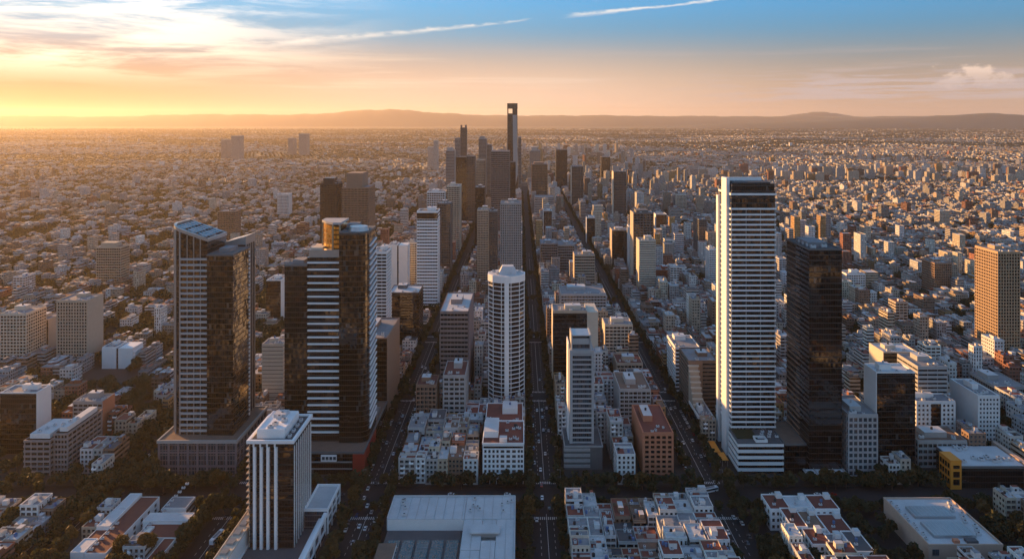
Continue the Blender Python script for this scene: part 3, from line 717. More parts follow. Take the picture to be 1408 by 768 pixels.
# --- striped slab on its own podium, right side of the central avenue
def slim_white():
    claim(28, 58, 477, 528, 'slim framed tower')
    r = thing('apartment_tower', 'slim white-framed apartment tower with blue glass rows above a striped podium by the avenue', 'tower', (42.5, 510, .13))
    x0, x1, y0, y1, H = 34.2, 51, 502, 524, 80.0
    MB().box(x0 + .6, x1 - .6, y0 + .6, y1 - .6, 16, H).build('glazing', 'glass_blue', r)
    for a, b_ in ((x0, x0 + 2.1), (x1 - 1.6, x1)): MB().box(a, b_, y0 - .2, y1, 16, H + .3).build('corner_pier', 'grey2', r)
    bm_ = MB().box(x0 + 2.1, x1 - 1.6, y0 + .1, y1 - .1, 0, 1.0).mesh('floor_band', [MT['grey2']], (42.5, 510, 0))
    for k in range(19): inst('floor_band', bm_, r, (0, 0, 16 + k * 3.35))
    side = MB()
    for k in range(19): side.box(x0 - .02, x0 + .6, y0 + 2, y1 - 2, 17 + k * 3.35, 18 + k * 3.35); side.box(x1 - .6, x1 + .02, y0 + 2, y1 - 2, 17 + k * 3.35, 18 + k * 3.35)
    side.build('side_bands', 'grey2', r)
    MB().box(x0 - .6, x0 + .1, y0 + 6, y1 + 1, 14, H + 3).build('side_slab', 'fin_white', r)
    MB().box(x0 + 2.1, x1 - 1.6, y0 + .05, y1 - .05, H - 2.2, H + .3).build('attic', 'grey2', r)
    for a, b_ in ((x0 + 1.3, x0 + 2.2), (x1 - 2.6, x1 - 1.7)): MB().box(a, b_, y0 + 1.5, y1 - 3, H + .3, H + 10.5).build('crown_fin', 'grey2', r)
    MB().box(x0 + 2.3, x1 - 2.7, y0 + 3.5, y1 - 4, H + .3, H + 9.3).build('crown_glazing', 'glass_blue', r)
    MB().box(x0 + 2.3, x1 - 2.7, y0 + 2.4, y0 + 3.4, H + 3.6, H + 7.6).build('crown_panel', 'grey2', r)
    MB().box(x0 + 1.8, x1 - 2.2, y0 + 1.8, y1 - 3.2, H + 9.3, H + 10).build('roof', 'metal', r)
    MB().box(30.6, 56.4, 497.6, 527, .13, 15.4).build('podium', 'dgrey', r)
    pbm = MB().box(30, 48, 496.9, 498.2, 0, 1.9).mesh('podium_band', [MT['grey']], (42.5, 510, 0))
    for k in range(4): inst('podium_band', pbm, r, (0, 0, 1.6 + k * 3.7))
    ring(30.2, 56.8, 497.2, 527.4, 15.4, 16.4, .6).build('podium_parapet', 'grey', r)
    MB().box(30.8, 56.2, 497.8, 526.8, 15.4, 15.7).build('podium_roof', 'roofdark', r)
slim_white()
# ------------------------------------------------------------------ other large buildings, placed one by one
TW = [
 # u0, u1, v_top, Y, depth, keywords
 dict(a=(605, 644, 429, 640, 69), name='office_block', label='brown stone office slab with grey window strips and long roof box', cat='office block', style='ribbon', wall='mauve2', fh=4.0, band=2.0, prot=.5, blank='R', sidewall='mauve', roof='roofwhite', phrase='brown striped office slab'),
 dict(a=(509, 533, 466, 580, 60), x0=-136, x1=-106.2, name='office_block', label='dark bronze glass block with brown stone edge beside the left avenue', cat='office block', style='curtain', glass='glass_bronze', sidewall='brown', blank='R', phrase='bronze glass block'),
 dict(a=(534, 576, 403, 752, 34), name='office_block', label='square black glass office block with pale blue roof edge by left avenue', cat='office block', style='curtain', glass='glass_black', roof='roofwhite', phrase='square black glass block'),
 dict(a=(573, 602, 291, 913, 26), name='office_tower', label='white-striped office tower with black glass cap beside the left avenue', cat='tower', style='ribbon', wall='fin_white', fh=4.1, band=2.2, prot=.4, roof='roofdark', phrase='white-striped tower', cap=True),
 dict(a=(601, 627, 280, 1106, 30), x1=-105.5, name='office_tower', label='dark grid-faced tower behind the white-striped tower', cat='tower', style='grid', wall='dgrey', glass='glass_bronze', fh=3.8, band=.9, pier=3.2, phrase='dark grid tower'),
 dict(a=(511, 532, 347, 660, 26), name='apartment_tower', label='white ribbed apartment tower just right of the golden-crowned tower', cat='tower', style='ribbon', wall='white', fh=3.1, band=1.2, prot=.8, pier=3.5, phrase='white ribbed tower'),
 dict(a=(440, 465, 253, 1150, 30), name='office_tower', label='dark tower with louvred face, left of a dark pair', cat='tower', style='grid', wall='black', glass='glass_bronze', fh=3.6, band=1.2, pier=2.4, phrase='dark paired towers', hat=9),
 dict(a=(470, 507, 258, 1120, 50), name='office_tower', label='broad dark tower with pale corner edges, right of a dark pair', cat='tower', style='grid', wall='brown', glass='glass_bronze', fh=3.6, band=1.0, pier=2.2, hat=22),
 dict(a=(132, 166, 340, 1034, 24), name='office_tower', label='brown striped tower with a slanting dark cap at far left', cat='tower', style='ribbon', wall='beige', glass='glass_bronze', fh=3.8, band=1.2, roof='roofdark', phrase='slant-capped tower', hat=6),
 dict(a=(78, 120, 414, 712, 27), name='apartment_tower', label='beige grid-windowed apartment tower with blank stone edges at left', cat='tower', style='grid', wall='beige', glass='glass_win', fh=3.1, band=1.1, pier=2.8, pw=.8, blank='LR', phrase='beige grid tower'),
 dict(a=(0, 36, 432, 700, 30), name='apartment_block', label='beige apartment slab at the left edge, left of the beige grid tower', cat='apartment block', style='grid', wall='cream', glass='glass_win', fh=3.1, band=1.1, pier=3.2, phrase='left-edge slab'),
 dict(a=(36, 66, 440, 740, 24), name='office_block', label='dark brown office block between two beige apartment buildings at left', cat='office block', style='curtain', glass='glass_bronze', sidewall='beige', blank='R'),
 dict(a=(140, 182, 478, 698, 20), name='apartment_block', label='windowless white double block with a dark slot in its middle', cat='apartment block', style='white_block', wall='white', phrase='windowless white block'),
 dict(a=(0, 50, 541, 520, 16), name='office_block', label='dark glass building with a blank white end wall at left edge', cat='office block', style='curtain', glass='glass_bronze', sidewall='white', blank='R', phrase='white-ended dark building'),
 dict(a=(100, 141, 553, 548, 16), name='apartment_block', label='grey concrete apartment block with an orange end wall', cat='apartment block', style='grid', wall='grey', glass='glass_win', fh=3.1, band=1.3, pier=3.6, blank='R', sidewall='apricot', phrase='orange-ended grey block'),
 dict(a=(360, 389, 474, 611, 17), name='apartment_tower', label='blank beige tower between the two great dark towers, sunlit on its left', cat='tower', style='ribbon', wall='cream', fh=3.2, band=2.7, prot=.25, pier=0, phrase='blank beige tower'),
 dict(a=(366, 386, 386, 850, 30), name='office_block', label='slim dark block with a white end wall seen between the two dark towers', cat='office block', style='curtain', glass='glass_bronze', sidewall='white', blank='R'),
 dict(a=(688, 717, 280, 900, 32), name='apartment_tower', label='grey grid apartment tower on the left side of the central avenue', cat='tower', style='grid', wall='grey', glass='glass_win', fh=3.1, band=1.1, pier=2.4, pw=.9, phrase='grey grid tower'),
 dict(a=(609, 640, 517, 560, 34), name='apartment_block', label='pale concrete apartment block in front of the brown striped office slab', cat='apartment block', style='grid', wall='grey2', glass='glass_win', fh=3.6, band=1.6, pier=4.5, pw=1.0, roof='terra', phrase='pale concrete block'),
 dict(a=(572, 600, 530, 558, 22), name='apartment_block', label='low brown block with white end beside the left avenue', cat='apartment block', style='grid', wall='brown', glass='glass_win', fh=3.2, band=1.2, pier=3.2, roof='terra'),
 dict(a=(760.5, 807, 428, 650, 24), name='office_block', label='black glass office block with pale frame and tall white end wall', cat='office block', style='curtain', glass='glass_black', sidewall='cream', blank='L', roof='roofgrey', phrase='framed black glass block', extra='whiteend'),
 dict(a=(774, 834, 405, 784, 40), x0=44, x1=93, name='apartment_block', label='broad grey block with stepped white roof boxes behind the framed black glass block', cat='apartment block', style='grid', wall='grey2', glass='glass_win', fh=3.3, band=1.3, pier=3.2),
 dict(a=(743, 767, 335, 1106, 40), name='office_block', label='brown office block with striped top, left of two joined blocks', cat='office block', style='ribbon', wall='mauve2', fh=4, band=1.2, prot=.4),
 dict(a=(767, 790, 337, 1110, 40), name='office_block', label='dark striped office block, right of two joined blocks', cat='office block', style='ribbon', wall='grey', fh=4, band=1.0, prot=.4),
 dict(a=(790, 818, 351, 1000, 26), name='office_block', label='brown striped block with a dark glass end and sunlit left edge', cat='office block', style='ribbon', wall='beige', glass='glass_bronze', fh=3.8, band=1.9, prot=.3, blank='L', phrase='brown striped block'),
 dict(a=(842, 866, 317, 1150, 30), name='office_block', label='dark glass block in a beige frame right of the right avenue', cat='office block', style='curtain', glass='glass_bronze', sidewall='beige', blank='L', phrase='beige-framed glass block'),
 dict(a=(851, 870, 312, 1118, 24), x0=168, x1=190, name='apartment_tower', label='white grid apartment tower with sunlit left side beside the beige-framed glass block', cat='tower', style='grid', wall='white', glass='glass_win', fh=3.1, band=1.2, pier=2.4),
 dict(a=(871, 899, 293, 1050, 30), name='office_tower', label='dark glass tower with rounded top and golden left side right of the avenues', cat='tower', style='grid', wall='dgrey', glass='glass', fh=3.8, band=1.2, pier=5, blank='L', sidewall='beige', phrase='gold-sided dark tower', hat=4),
 dict(a=(878, 900.6, 331, 980, 26), x0=161, x1=183, name='apartment_tower', label='cream slab tower with one column of windows in front of the gold-sided dark tower', cat='tower', style='ribbon', wall='cream', glass='glass_win', fh=3.1, band=2.0, prot=.25, pier=0, blank='L', phrase='cream slab tower'),
 dict(a=(902, 917, 295, 1450, 30), name='office_block', label='small dark block in a white frame behind the gold-sided dark tower', cat='office block', style='curtain', glass='glass', sidewall='white', blank='LR'),
 dict(a=(961, 972, 302, 1200, 40), name='office_tower', label='narrow dark slab tower seen left of the tall white-banded tower', cat='tower', style='grid', wall='dgrey', glass='glass_bronze', fh=3.6, band=1.4, pier=3),
 dict(a=(975, 986, 343, 1030, 22), name='apartment_tower', label='narrow white tower close left of the tall white-banded tower', cat='tower', style='grid', wall='white', glass='glass_win', fh=3.1, band=1.4, pier=2.8),
 dict(a=(902, 929, 372, 1000, 30), name='apartment_block', label='red brick block with dark stepped end right of the cream slab tower', cat='apartment block', style='grid', wall='brick', glass='glass_win', fh=3.3, band=2.1, pier=4, pw=2.2, phrase='red brick block'),
 dict(a=(832, 868, 447, 700, 24), x1=108.5, name='apartment_block', label='cream stepped block with a sunlit white pillar beside the right avenue', cat='apartment block', style='grid', wall='cream', glass='glass_win', fh=3.2, band=1.3, pier=3.6, blank='L', phrase='cream stepped block'),
 dict(a=(848, 884, 500, 640, 26), name='apartment_block', label='grey block with brown terraces behind the grey gridded block', cat='apartment block', style='grid', wall='beige', glass='glass_win', fh=3.2, band=1.2, pier=3.2, roof='terra'),
 dict(a=(852, 895, 536, 555, 38), name='apartment_block', label='grey gridded block behind the apricot brick apartments', cat='apartment block', style='grid', wall='grey2', glass='glass_win', fh=3.2, band=1.2, pier=3.2, roof='roofbrown', phrase='grey gridded block'),
 dict(a=(884.6, 926, 596, 490, 48), x0=83, x1=103.5, name='apartment_block', label='apricot brick apartment block with dark balcony rows and blank left wall', cat='apartment block', style='grid', wall='apricot', glass='glass', fh=3.2, band=1.25, pier=4.0, pw=1.3, prot=.9, blank='L', sidewall='apricot', roof='terra', phrase='apricot brick apartments'),
 dict(a=(942, 987, 497, 590, 34), x0=136.5, name='apartment_block', label='brown stone slab with dark grooved right half left of the tall white-banded tower', cat='apartment block', style='ribbon', wall='brown2', fh=3.2, band=1.9, prot=.3, pier=0, phrase='brown grooved slab', extra='steps'),
 dict(a=(925, 962, 478, 640, 36), x0=136.5, name='apartment_block', label='white balcony-banded block behind the brown grooved slab', cat='apartment block', style='ribbon', wall='white', fh=3.2, band=1.3, prot=.8, pier=5),
 dict(a=(953, 987, 573, 556, 30), x0=136.5, x1=147.4, name='pavilion', label='low dark-roofed pavilion with a white rim left of the tall white-banded tower', cat='pavilion', style='curtain', glass='glass_black', sidewall='white', blank='', topblank=1.0, rim=True),
 dict(a=(1166, 1207, 571, 487, 34), x0=219.8, x1=239.8, name='office_block', label='grey concrete block with a square window grid right of the black slab tower', cat='office block', style='grid', wall='grey2', glass='glass_blue', fh=3.9, band=1.2, pier=3.3, pw=.8, prot=.7, phrase='square-gridded grey block'),
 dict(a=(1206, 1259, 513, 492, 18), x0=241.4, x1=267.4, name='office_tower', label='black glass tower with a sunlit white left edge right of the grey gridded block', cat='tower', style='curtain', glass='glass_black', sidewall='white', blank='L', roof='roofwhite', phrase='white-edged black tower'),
 dict(a=(1215, 1262, 485, 590, 24), name='office_block', label='dark block with sunlit left wall behind the white-edged black tower', cat='office block', style='curtain', glass='glass', sidewall='cream', blank='L', roof='roofwhite'),
 dict(a=(1262, 1303, 505, 545, 30), name='apartment_block', label='pale slab with a dark window column behind the twin-winged white block', cat='apartment block', style='ribbon', wall='grey2', fh=3.2, band=1.8, prot=.25, pier=7),
 dict(a=(1260, 1314, 553, 528, 16), name='apartment_block', label='white block of two wings joined by a dark glazed middle', cat='apartment block', style='grid', wall='white', glass='glass_win', fh=3.1, band=1.5, pier=3.3, pw=1.4, phrase='twin-winged white block', extra='mid'),
 dict(a=(1262, 1330, 607, 500, 24), name='annex', label='low grey annex in front of the twin-winged white block', cat='annex', style='grid', wall='grey', glass='glass_win', fh=4, band=1.6, pier=3.4, roof='roofbrown'),
 dict(a=(1346, 1375, 545, 525, 34), x0=331, x1=346.5, name='apartment_block', label='tall white apartment block with a blank sunlit left wall', cat='apartment block', style='grid', wall='white', glass='glass_blue', fh=3.1, band=1.5, pier=2.6, pw=1.0, blank='L', phrase='blank-walled white block'),
 dict(a=(1372, 1403, 347, 712, 36), name='apartment_tower', label='golden sunlit grid tower at the far right edge', cat='tower', style='grid', wall='gold', glass='glass_bronze', fh=3.2, band=.9, pier=2.8, pw=.8, phrase='golden grid tower'),
 dict(a=(1370, 1412, 533, 600, 36), name='office_block', label='low wide block with dark glass strips in front of the golden grid tower', cat='office block', style='ribbon', wall='grey', fh=3.8, band=1.2, prot=.5),
 dict(a=(1285, 1309, 362, 1000, 32), name='apartment_tower', label='dark block with orange-lit left side, far right middle distance', cat='tower', style='grid', wall='brown', glass='glass_bronze', fh=3.2, band=1.2, pier=3.2),
 dict(a=(1164, 1190, 377, 980, 26), name='apartment_block', label='white slab with sunlit left end right of the black slab tower', cat='apartment block', style='grid', wall='white', glass='glass_win', fh=3.1, band=1.4, pier=3),
 dict(a=(1292, 1306, 290, 1560, 20), name='apartment_tower', label='slim beige tower standing alone in the far right plain', cat='tower', style='grid', wall='cream', glass='glass_win', fh=3.2, band=1.2, pier=3.2),
 dict(a=(931, 944, 268, 1800, 20), name='apartment_tower', label='slim sunlit tower behind the narrow dark slab tower', cat='tower', style='grid', wall='cream', glass='glass_win', fh=3.2, band=1.2, pier=3.2),
 dict(a=(747.5, 759, 290, 1400, 22), name='apartment_tower', label='slim white slab with a dark stripe between the two avenues', cat='tower', style='curtain', glass='glass_win', sidewall='white', blank='LR', phrase='slim white slab'),
 dict(a=(735, 763, 271, 1720, 40), x0=35, x1=80, name='office_block', label='pale striped block in front of the dark tower between the avenues', cat='office block', style='ribbon', wall='grey2', fh=4, band=1.8, prot=.4, phrase='pale striped block'),
 dict(a=(807, 824, 300, 1400, 24), name='office_block', label='dark glass cube in a white frame just right of the right avenue', cat='office block', style='curtain', glass='glass', sidewall='white', blank='LR'),
 dict(a=(816, 829, 283, 1560, 18), name='apartment_block', label='sunlit cream cube just right of the right avenue', cat='apartment block', style='grid', wall='cream', glass='glass_win', fh=3.2, band=1.8, pier=3),
 dict(a=(656, 672, 289, 1000, 26), name='apartment_tower', label='beige ribbed tower left of the grey grid tower, one of a joined pair', cat='tower', style='grid', wall='beige', glass='glass_bronze', fh=3.2, band=1.2, pier=2.4, phrase='beige ribbed tower'),
 dict(a=(672.5, 684, 291, 1002, 24), name='apartment_tower', label='dark half of the joined pair left of the grey grid tower', cat='tower', style='grid', wall='dgrey', glass='glass_bronze', fh=3.2, band=1.2, pier=2.4),
 dict(a=(587, 611, 264, 1260, 40), x1=-130, name='hotel', label='broad pale hotel with dark square window grid left of the downtown cluster', cat='hotel', style='grid', wall='white', glass='glass_bronze', fh=4, band=1.2, pier=4, phrase='pale hotel'),
 dict(a=(623, 640, 256, 1270, 40), x1=-105, x0=-128, name='apartment_tower', label='pale ribbed tower at the foot of the downtown cluster', cat='tower', style='grid', wall='cream', glass='glass_bronze', fh=3.4, band=.9, pier=2.8),
 dict(a=(640, 652, 258, 1275, 36), x0=-79, x1=-62, name='office_tower', label='dark tower at the foot of the downtown cluster, right of the left avenue', cat='tower', style='curtain', glass='glass_bronze'),
 # downtown cluster
 dict(a=(613, 625, 207, 1900, 40), name='skyscraper', label='slim grey skyscraper, leftmost of the downtown cluster', cat='skyscraper', style='grid', wall='grey', glass='glass', fh=4, band=1.2, pier=3, hat=8),
 dict(a=(625.5, 633, 190, 2150, 40), name='skyscraper', label='grey stepped skyscraper left of the tall pronged one', cat='skyscraper', style='grid', wall='grey', glass='glass', fh=4, band=1.2, pier=3),
 dict(a=(633, 641, 176, 2150, 40), name='skyscraper', label='tall thin skyscraper with a pronged top, second tallest downtown', cat='skyscraper', style='grid', wall='dgrey', glass='glass', fh=4, band=1.2, pier=3, prong=True, phrase='pronged skyscraper'),
 dict(a=(627, 641, 216, 1620, 34), x1=-119, name='office_tower', label='dark flat-topped tower, left of two joined downtown towers', cat='tower', style='curtain', glass='glass_bronze'),
 dict(a=(641.5, 653, 215, 1622, 34), name='office_tower', label='dark flat-topped tower, right of two joined downtown towers', cat='tower', style='grid', wall='dgrey', glass='glass', fh=4, band=1.2, pier=3.5),
 dict(a=(654.5, 667, 220, 1500, 30), name='apartment_tower', label='tan tower with vertical piers left of the broad dark striped tower', cat='tower', style='grid', wall='beige', glass='glass', fh=3.4, band=.7, pier=2.4),
 dict(a=(658, 669, 191, 2200, 40), name='skyscraper', label='hazy tower with a square cap behind the downtown cluster', cat='skyscraper', style='grid', wall='grey', glass='glass', fh=4, band=1.2, pier=3, hat=8),
 dict(a=(669.5, 676, 199, 2230, 40), name='skyscraper', label='hazy thin tower touching the square-capped one', cat='skyscraper', style='grid', wall='grey', glass='glass', fh=4, band=1.2, pier=3),
 dict(a=(675, 701, 208, 1480, 40), name='office_tower', label='broad dark tower with fine horizontal stripes in the downtown cluster', cat='tower', style='ribbon', wall='mauve2', fh=4, band=1.1, prot=.5, phrase='broad striped tower'),
 dict(a=(701.5, 709, 223, 1560, 30), name='office_tower', label='narrow black tower pressed against the broad striped tower', cat='tower', style='curtain', glass='glass_black'),
 dict(a=(712.5, 719, 189, 2050, 40), x1=3.5, name='skyscraper', label='slim grey tower right behind the supertall tower', cat='skyscraper', style='grid', wall='grey', glass='glass', fh=4, band=1.2, pier=3),
 dict(a=(731, 753, 226, 1800, 40), name='office_tower', label='dark stepped tower with rounded cap between the avenues', cat='tower', style='grid', wall='brown', glass='glass_bronze', fh=4, band=.8, pier=3.4, hat=5, phrase='dark stepped tower'),
 dict(a=(764.6, 780, 206, 2400, 40), name='office_tower', label='tall dark glass tower at the far end of the right avenue', cat='tower', style='curtain', glass='glass'),
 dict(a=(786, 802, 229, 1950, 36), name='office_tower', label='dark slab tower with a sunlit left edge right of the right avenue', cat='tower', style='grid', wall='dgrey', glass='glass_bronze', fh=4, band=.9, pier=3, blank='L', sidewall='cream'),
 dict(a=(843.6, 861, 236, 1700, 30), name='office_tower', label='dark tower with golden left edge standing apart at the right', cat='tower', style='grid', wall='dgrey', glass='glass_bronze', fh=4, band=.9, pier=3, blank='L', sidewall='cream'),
 dict(a=(827, 839, 216, 2900, 40), name='office_tower', label='small hazy dark tower far behind the apart-standing dark tower', cat='tower', style='curtain', glass='glass_bronze'),
 dict(a=(728, 743, 207, 2900, 60), name='apartment_tower', label='hazy stepped tower at the far end of the central avenue', cat='tower', style='grid', wall='grey', glass='glass', fh=4, band=1.2, pier=4, hat=14),
 dict(a=(299, 323, 291, 1350, 30), name='office_block', label='dark brown cube block behind the solar-roofed tower', cat='office block', style='grid', wall='brown', glass='glass_bronze', fh=3.6, band=1.2, pier=3),
 dict(a=(381, 397, 267, 1750, 26), name='apartment_tower', label='pale tower alone behind the golden-crowned tower', cat='tower', style='grid', wall='white', glass='glass_win', fh=3.6, band=1.2, pier=3),
 dict(a=(534, 560, 337, 980, 22), name='apartment_block', label='pair of blank white slabs with a dark slot, left of the white-striped tower', cat='apartment block', style='white_block', wall='white'),
 dict(a=(560, 573, 334, 1020, 22), name='apartment_block', label='cream apartment block between the blank white slabs and white-striped tower', cat='apartment block', style='grid', wall='cream', glass='glass_win', fh=3.2, band=1.3, pier=3),
 dict(a=(596, 602, 193, 3300, 40), name='apartment_tower', label='thin hazy tower left of the downtown cluster, right of two', cat='tower', style='f_tall', wall=(.4, .38, .36)),
 dict(a=(588, 596, 202, 3400, 50), name='apartment_tower', label='wide hazy tower left of the downtown cluster, left of two', cat='tower', style='f_tall', wall=(.4, .38, .36)),
 dict(a=(318, 330, 187, 4200, 60), name='apartment_tower', label='hazy tower on the left plain, broadest of its little group', cat='tower', style='f_tall', wall=(.3, .28, .27)),
 dict(a=(304, 312, 192, 4300, 60), name='apartment_tower', label='hazy tower on the left plain, left of the broadest one', cat='tower', style='f_tall', wall=(.3, .28, .27)),
 dict(a=(411, 422, 184, 4700, 60), name='apartment_tower', label='hazy twin-topped tower on the plain, first left of the downtown cluster', cat='tower', style='f_tall', wall=(.3, .28, .27)),
 dict(a=(396, 404, 190, 4800, 60), name='apartment_tower', label='short hazy tower just left of the hazy twin-topped tower', cat='tower', style='f_tall', wall=(.3, .28, .27)),
]
for d in TW:
    d = dict(d); u0, u1, v, Y, dep = d.pop('a')
    a = dict(x0=X(u0, Y), x1=X(u1, Y), y0=Y, y1=Y + dep, z1=Zt(v, Y))
    for k in ('x0', 'x1'):
        if k in d: a[k] = d.pop(k)
    hat, extra, prong, cap, rim = d.pop('hat', 0), d.pop('extra', None), d.pop('prong', 0), d.pop('cap', 0), d.pop('rim', 0)
    name, label, cat, style = d.pop('name'), d.pop('label'), d.pop('cat'), d.pop('style')
    x0, x1, y0, y1, z1 = a['x0'], a['x1'], a['y0'], a['y1'], a['z1']
    if Y > 1400: d.setdefault('plant', 0)
    if style == 'white_block':
        claim(x0, x1, y0 - 26, y1, d.get('phrase')); xm = (x0 + x1) / 2
        r = thing(name, label, cat, (xm, (y0 + y1) / 2, .13))
        MB().box(x0, xm - 1, y0, y1, .13, z1).build('left_wing', 'white', r); MB().box(xm + 1, x1, y0, y1, .13, z1 - .3).build('right_wing', 'white', r)
        MB().box(xm - 1, xm + 1, y0 + 1, y1 - 1, .13, z1 - 1).build('glazed_slot', 'glass_black', r)
        sb = MB()
        for k in range(int(z1 / 3.4)): sb.box(x1, x1 + .8, y0 + 1, y1 - 1, 1 + k * 3.4, 2.2 + k * 3.4)
        sb.build('side_balconies', 'white', r)
        roof_kit(r, x0 + .3, xm - 1.3, y0 + .3, y1 - .3, z1, 'roofgrey', 'white', 1, 3, .8)
        continue
    r = tower(name, label, cat, style=style, **a, **d)
    rx, ry, rz = r.location
    if hat: MB().box(x0 + (x1 - x0) * .15, x1 - (x1 - x0) * .25, y0 + 3, y1 - 6, z1 + .12, z1 + hat).build('upper_block', d.get('wall') if isinstance(d.get('wall'), str) else 'dgrey', r)
    if prong:
        for q in (x0 + .5, x1 - 3.5): MB().box(q, q + 3, y0 + 1, y1 - 8, z1 + .1, z1 + 9).build('prong', 'dgrey', r)
    if cap: MB().box(x0 + .1, x1 - .1, y0 - .2, y1, z1 - 9, z1 - 1.6).build('glass_cap', 'glass_black', r)
    if rim: ring(x0 - .5, x1 + .5, y0 - .5, y1 + .5, z1 - 1.2, z1 + 1.0, 1.0).build('roof_rim', 'white', r)
    if extra == 'whiteend':
        MB().box(x1 + .1, x1 + 10.0, y0 + .3, y1 + 8, .13, z1 - .6).build('white_end_block', 'cream', r); claim(x1, x1 + 11, y0, y1 + 8)
        ring(x0 - .3, x1, y0 - .6, y0, .13, z1 + .6, 1.0)
        MB().box(x0 - .35, x1 + .1, y0 - .5, y0 - .02, z1 - 1.5, z1 + .9).build('frame', 'beige', r)
    if extra == 'steps':
        claim(x0, x0 + 8, y0 - 22, y0)
        for k in range(9):
            ya, yb, zz = y0 - .55 - (9 - k) * 2.3, y0 - .55 - (8 - k) * 2.3 - .01, 11 + k * 3.6
            MB().box(x0 + .1, x0 + 7.5, ya, yb, .13, zz).build('stepped_wing', 'beige', r)
            MB().box(x0 - .5, x0 + 8, ya - .3, yb - .32, zz, zz + .9).build('step_parapet', 'cream', r)
        MB().box(x0 + .1, x0 + (x1 - x0) * .48, y0 - .5, y0 - .02, .13, z1 + .6).build('front_wall', 'brown', r)
    if extra == 'mid': MB().box(x0 + (x1 - x0) * .38, x0 + (x1 - x0) * .62, y0 - .25, y0 - .02, .13, z1 - 1).build('glazed_middle', 'glass_black', r)

# the supertall with a notched head
def supertall():
    Y = 2000; x0, x1 = X(697.5, Y), X(711.5, Y); H = Zt(142, Y)
    claim(x0, x1, Y, Y + 40, 'supertall tower')
    r = thing('skyscraper', 'supertall tapering glass tower with a square hole under its head, tallest of all', 'skyscraper', ((x0 + x1) / 2, Y + 20, .13))
    cx, cy = (x0 + x1) / 2, Y + 20; w = (x1 - x0) / 2
    hz = Zt(158, Y)
    b_ = MB(); lo = [(cx - w, Y), (cx + w + 1.5, Y), (cx + w + 1.5, Y + 40), (cx - w, Y + 40)]; hi = [(cx - w, Y + 2), (cx + w, Y + 2), (cx + w, Y + 36), (cx - w, Y + 36)]
    for i in range(4):
        j = (i + 1) % 4; b_.face([(*lo[i], .13), (*lo[j], .13), (*hi[j], hz), (*hi[i], hz)], 0, (1, 1, 1), [(0, 0), (2 * w, 0), (2 * w, hz), (0, hz)])
    b_.face([(*p, hz) for p in hi]); b_.build('shaft', 'glass', r)
    fb = MB()      # pale folded facet running down the front
    fb.face([(cx + 1, Y - .8, hz), (cx + w * .9, Y + 1, hz), (cx + w + 1.4, Y - .6, 90), (cx + w * .2, Y - 1.4, 20)], 0); fb.build('folded_facet', 'grey', r)
    MB().box(cx - w, cx - w + 3, Y + 2, Y + 36, hz, hz + 17).build('neck', 'glass', r); MB().box(cx - w + 3, cx, Y + 2, Y + 36, hz, hz + 4).build('neck', 'glass', r)
    MB().box(cx, cx + w, Y + 2, Y + 36, hz, hz + 17).build('neck', 'glass', r)
    MB().box(cx - w - .4, cx + w + .4, Y + 1.6, Y + 36.4, hz + 17, H).build('head', 'glass', r)
    MB().box(cx - w, cx - w + 1.2, Y + 1, Y + 2, 30, hz).build('corner_fin', 'dgrey', r)
supertall()

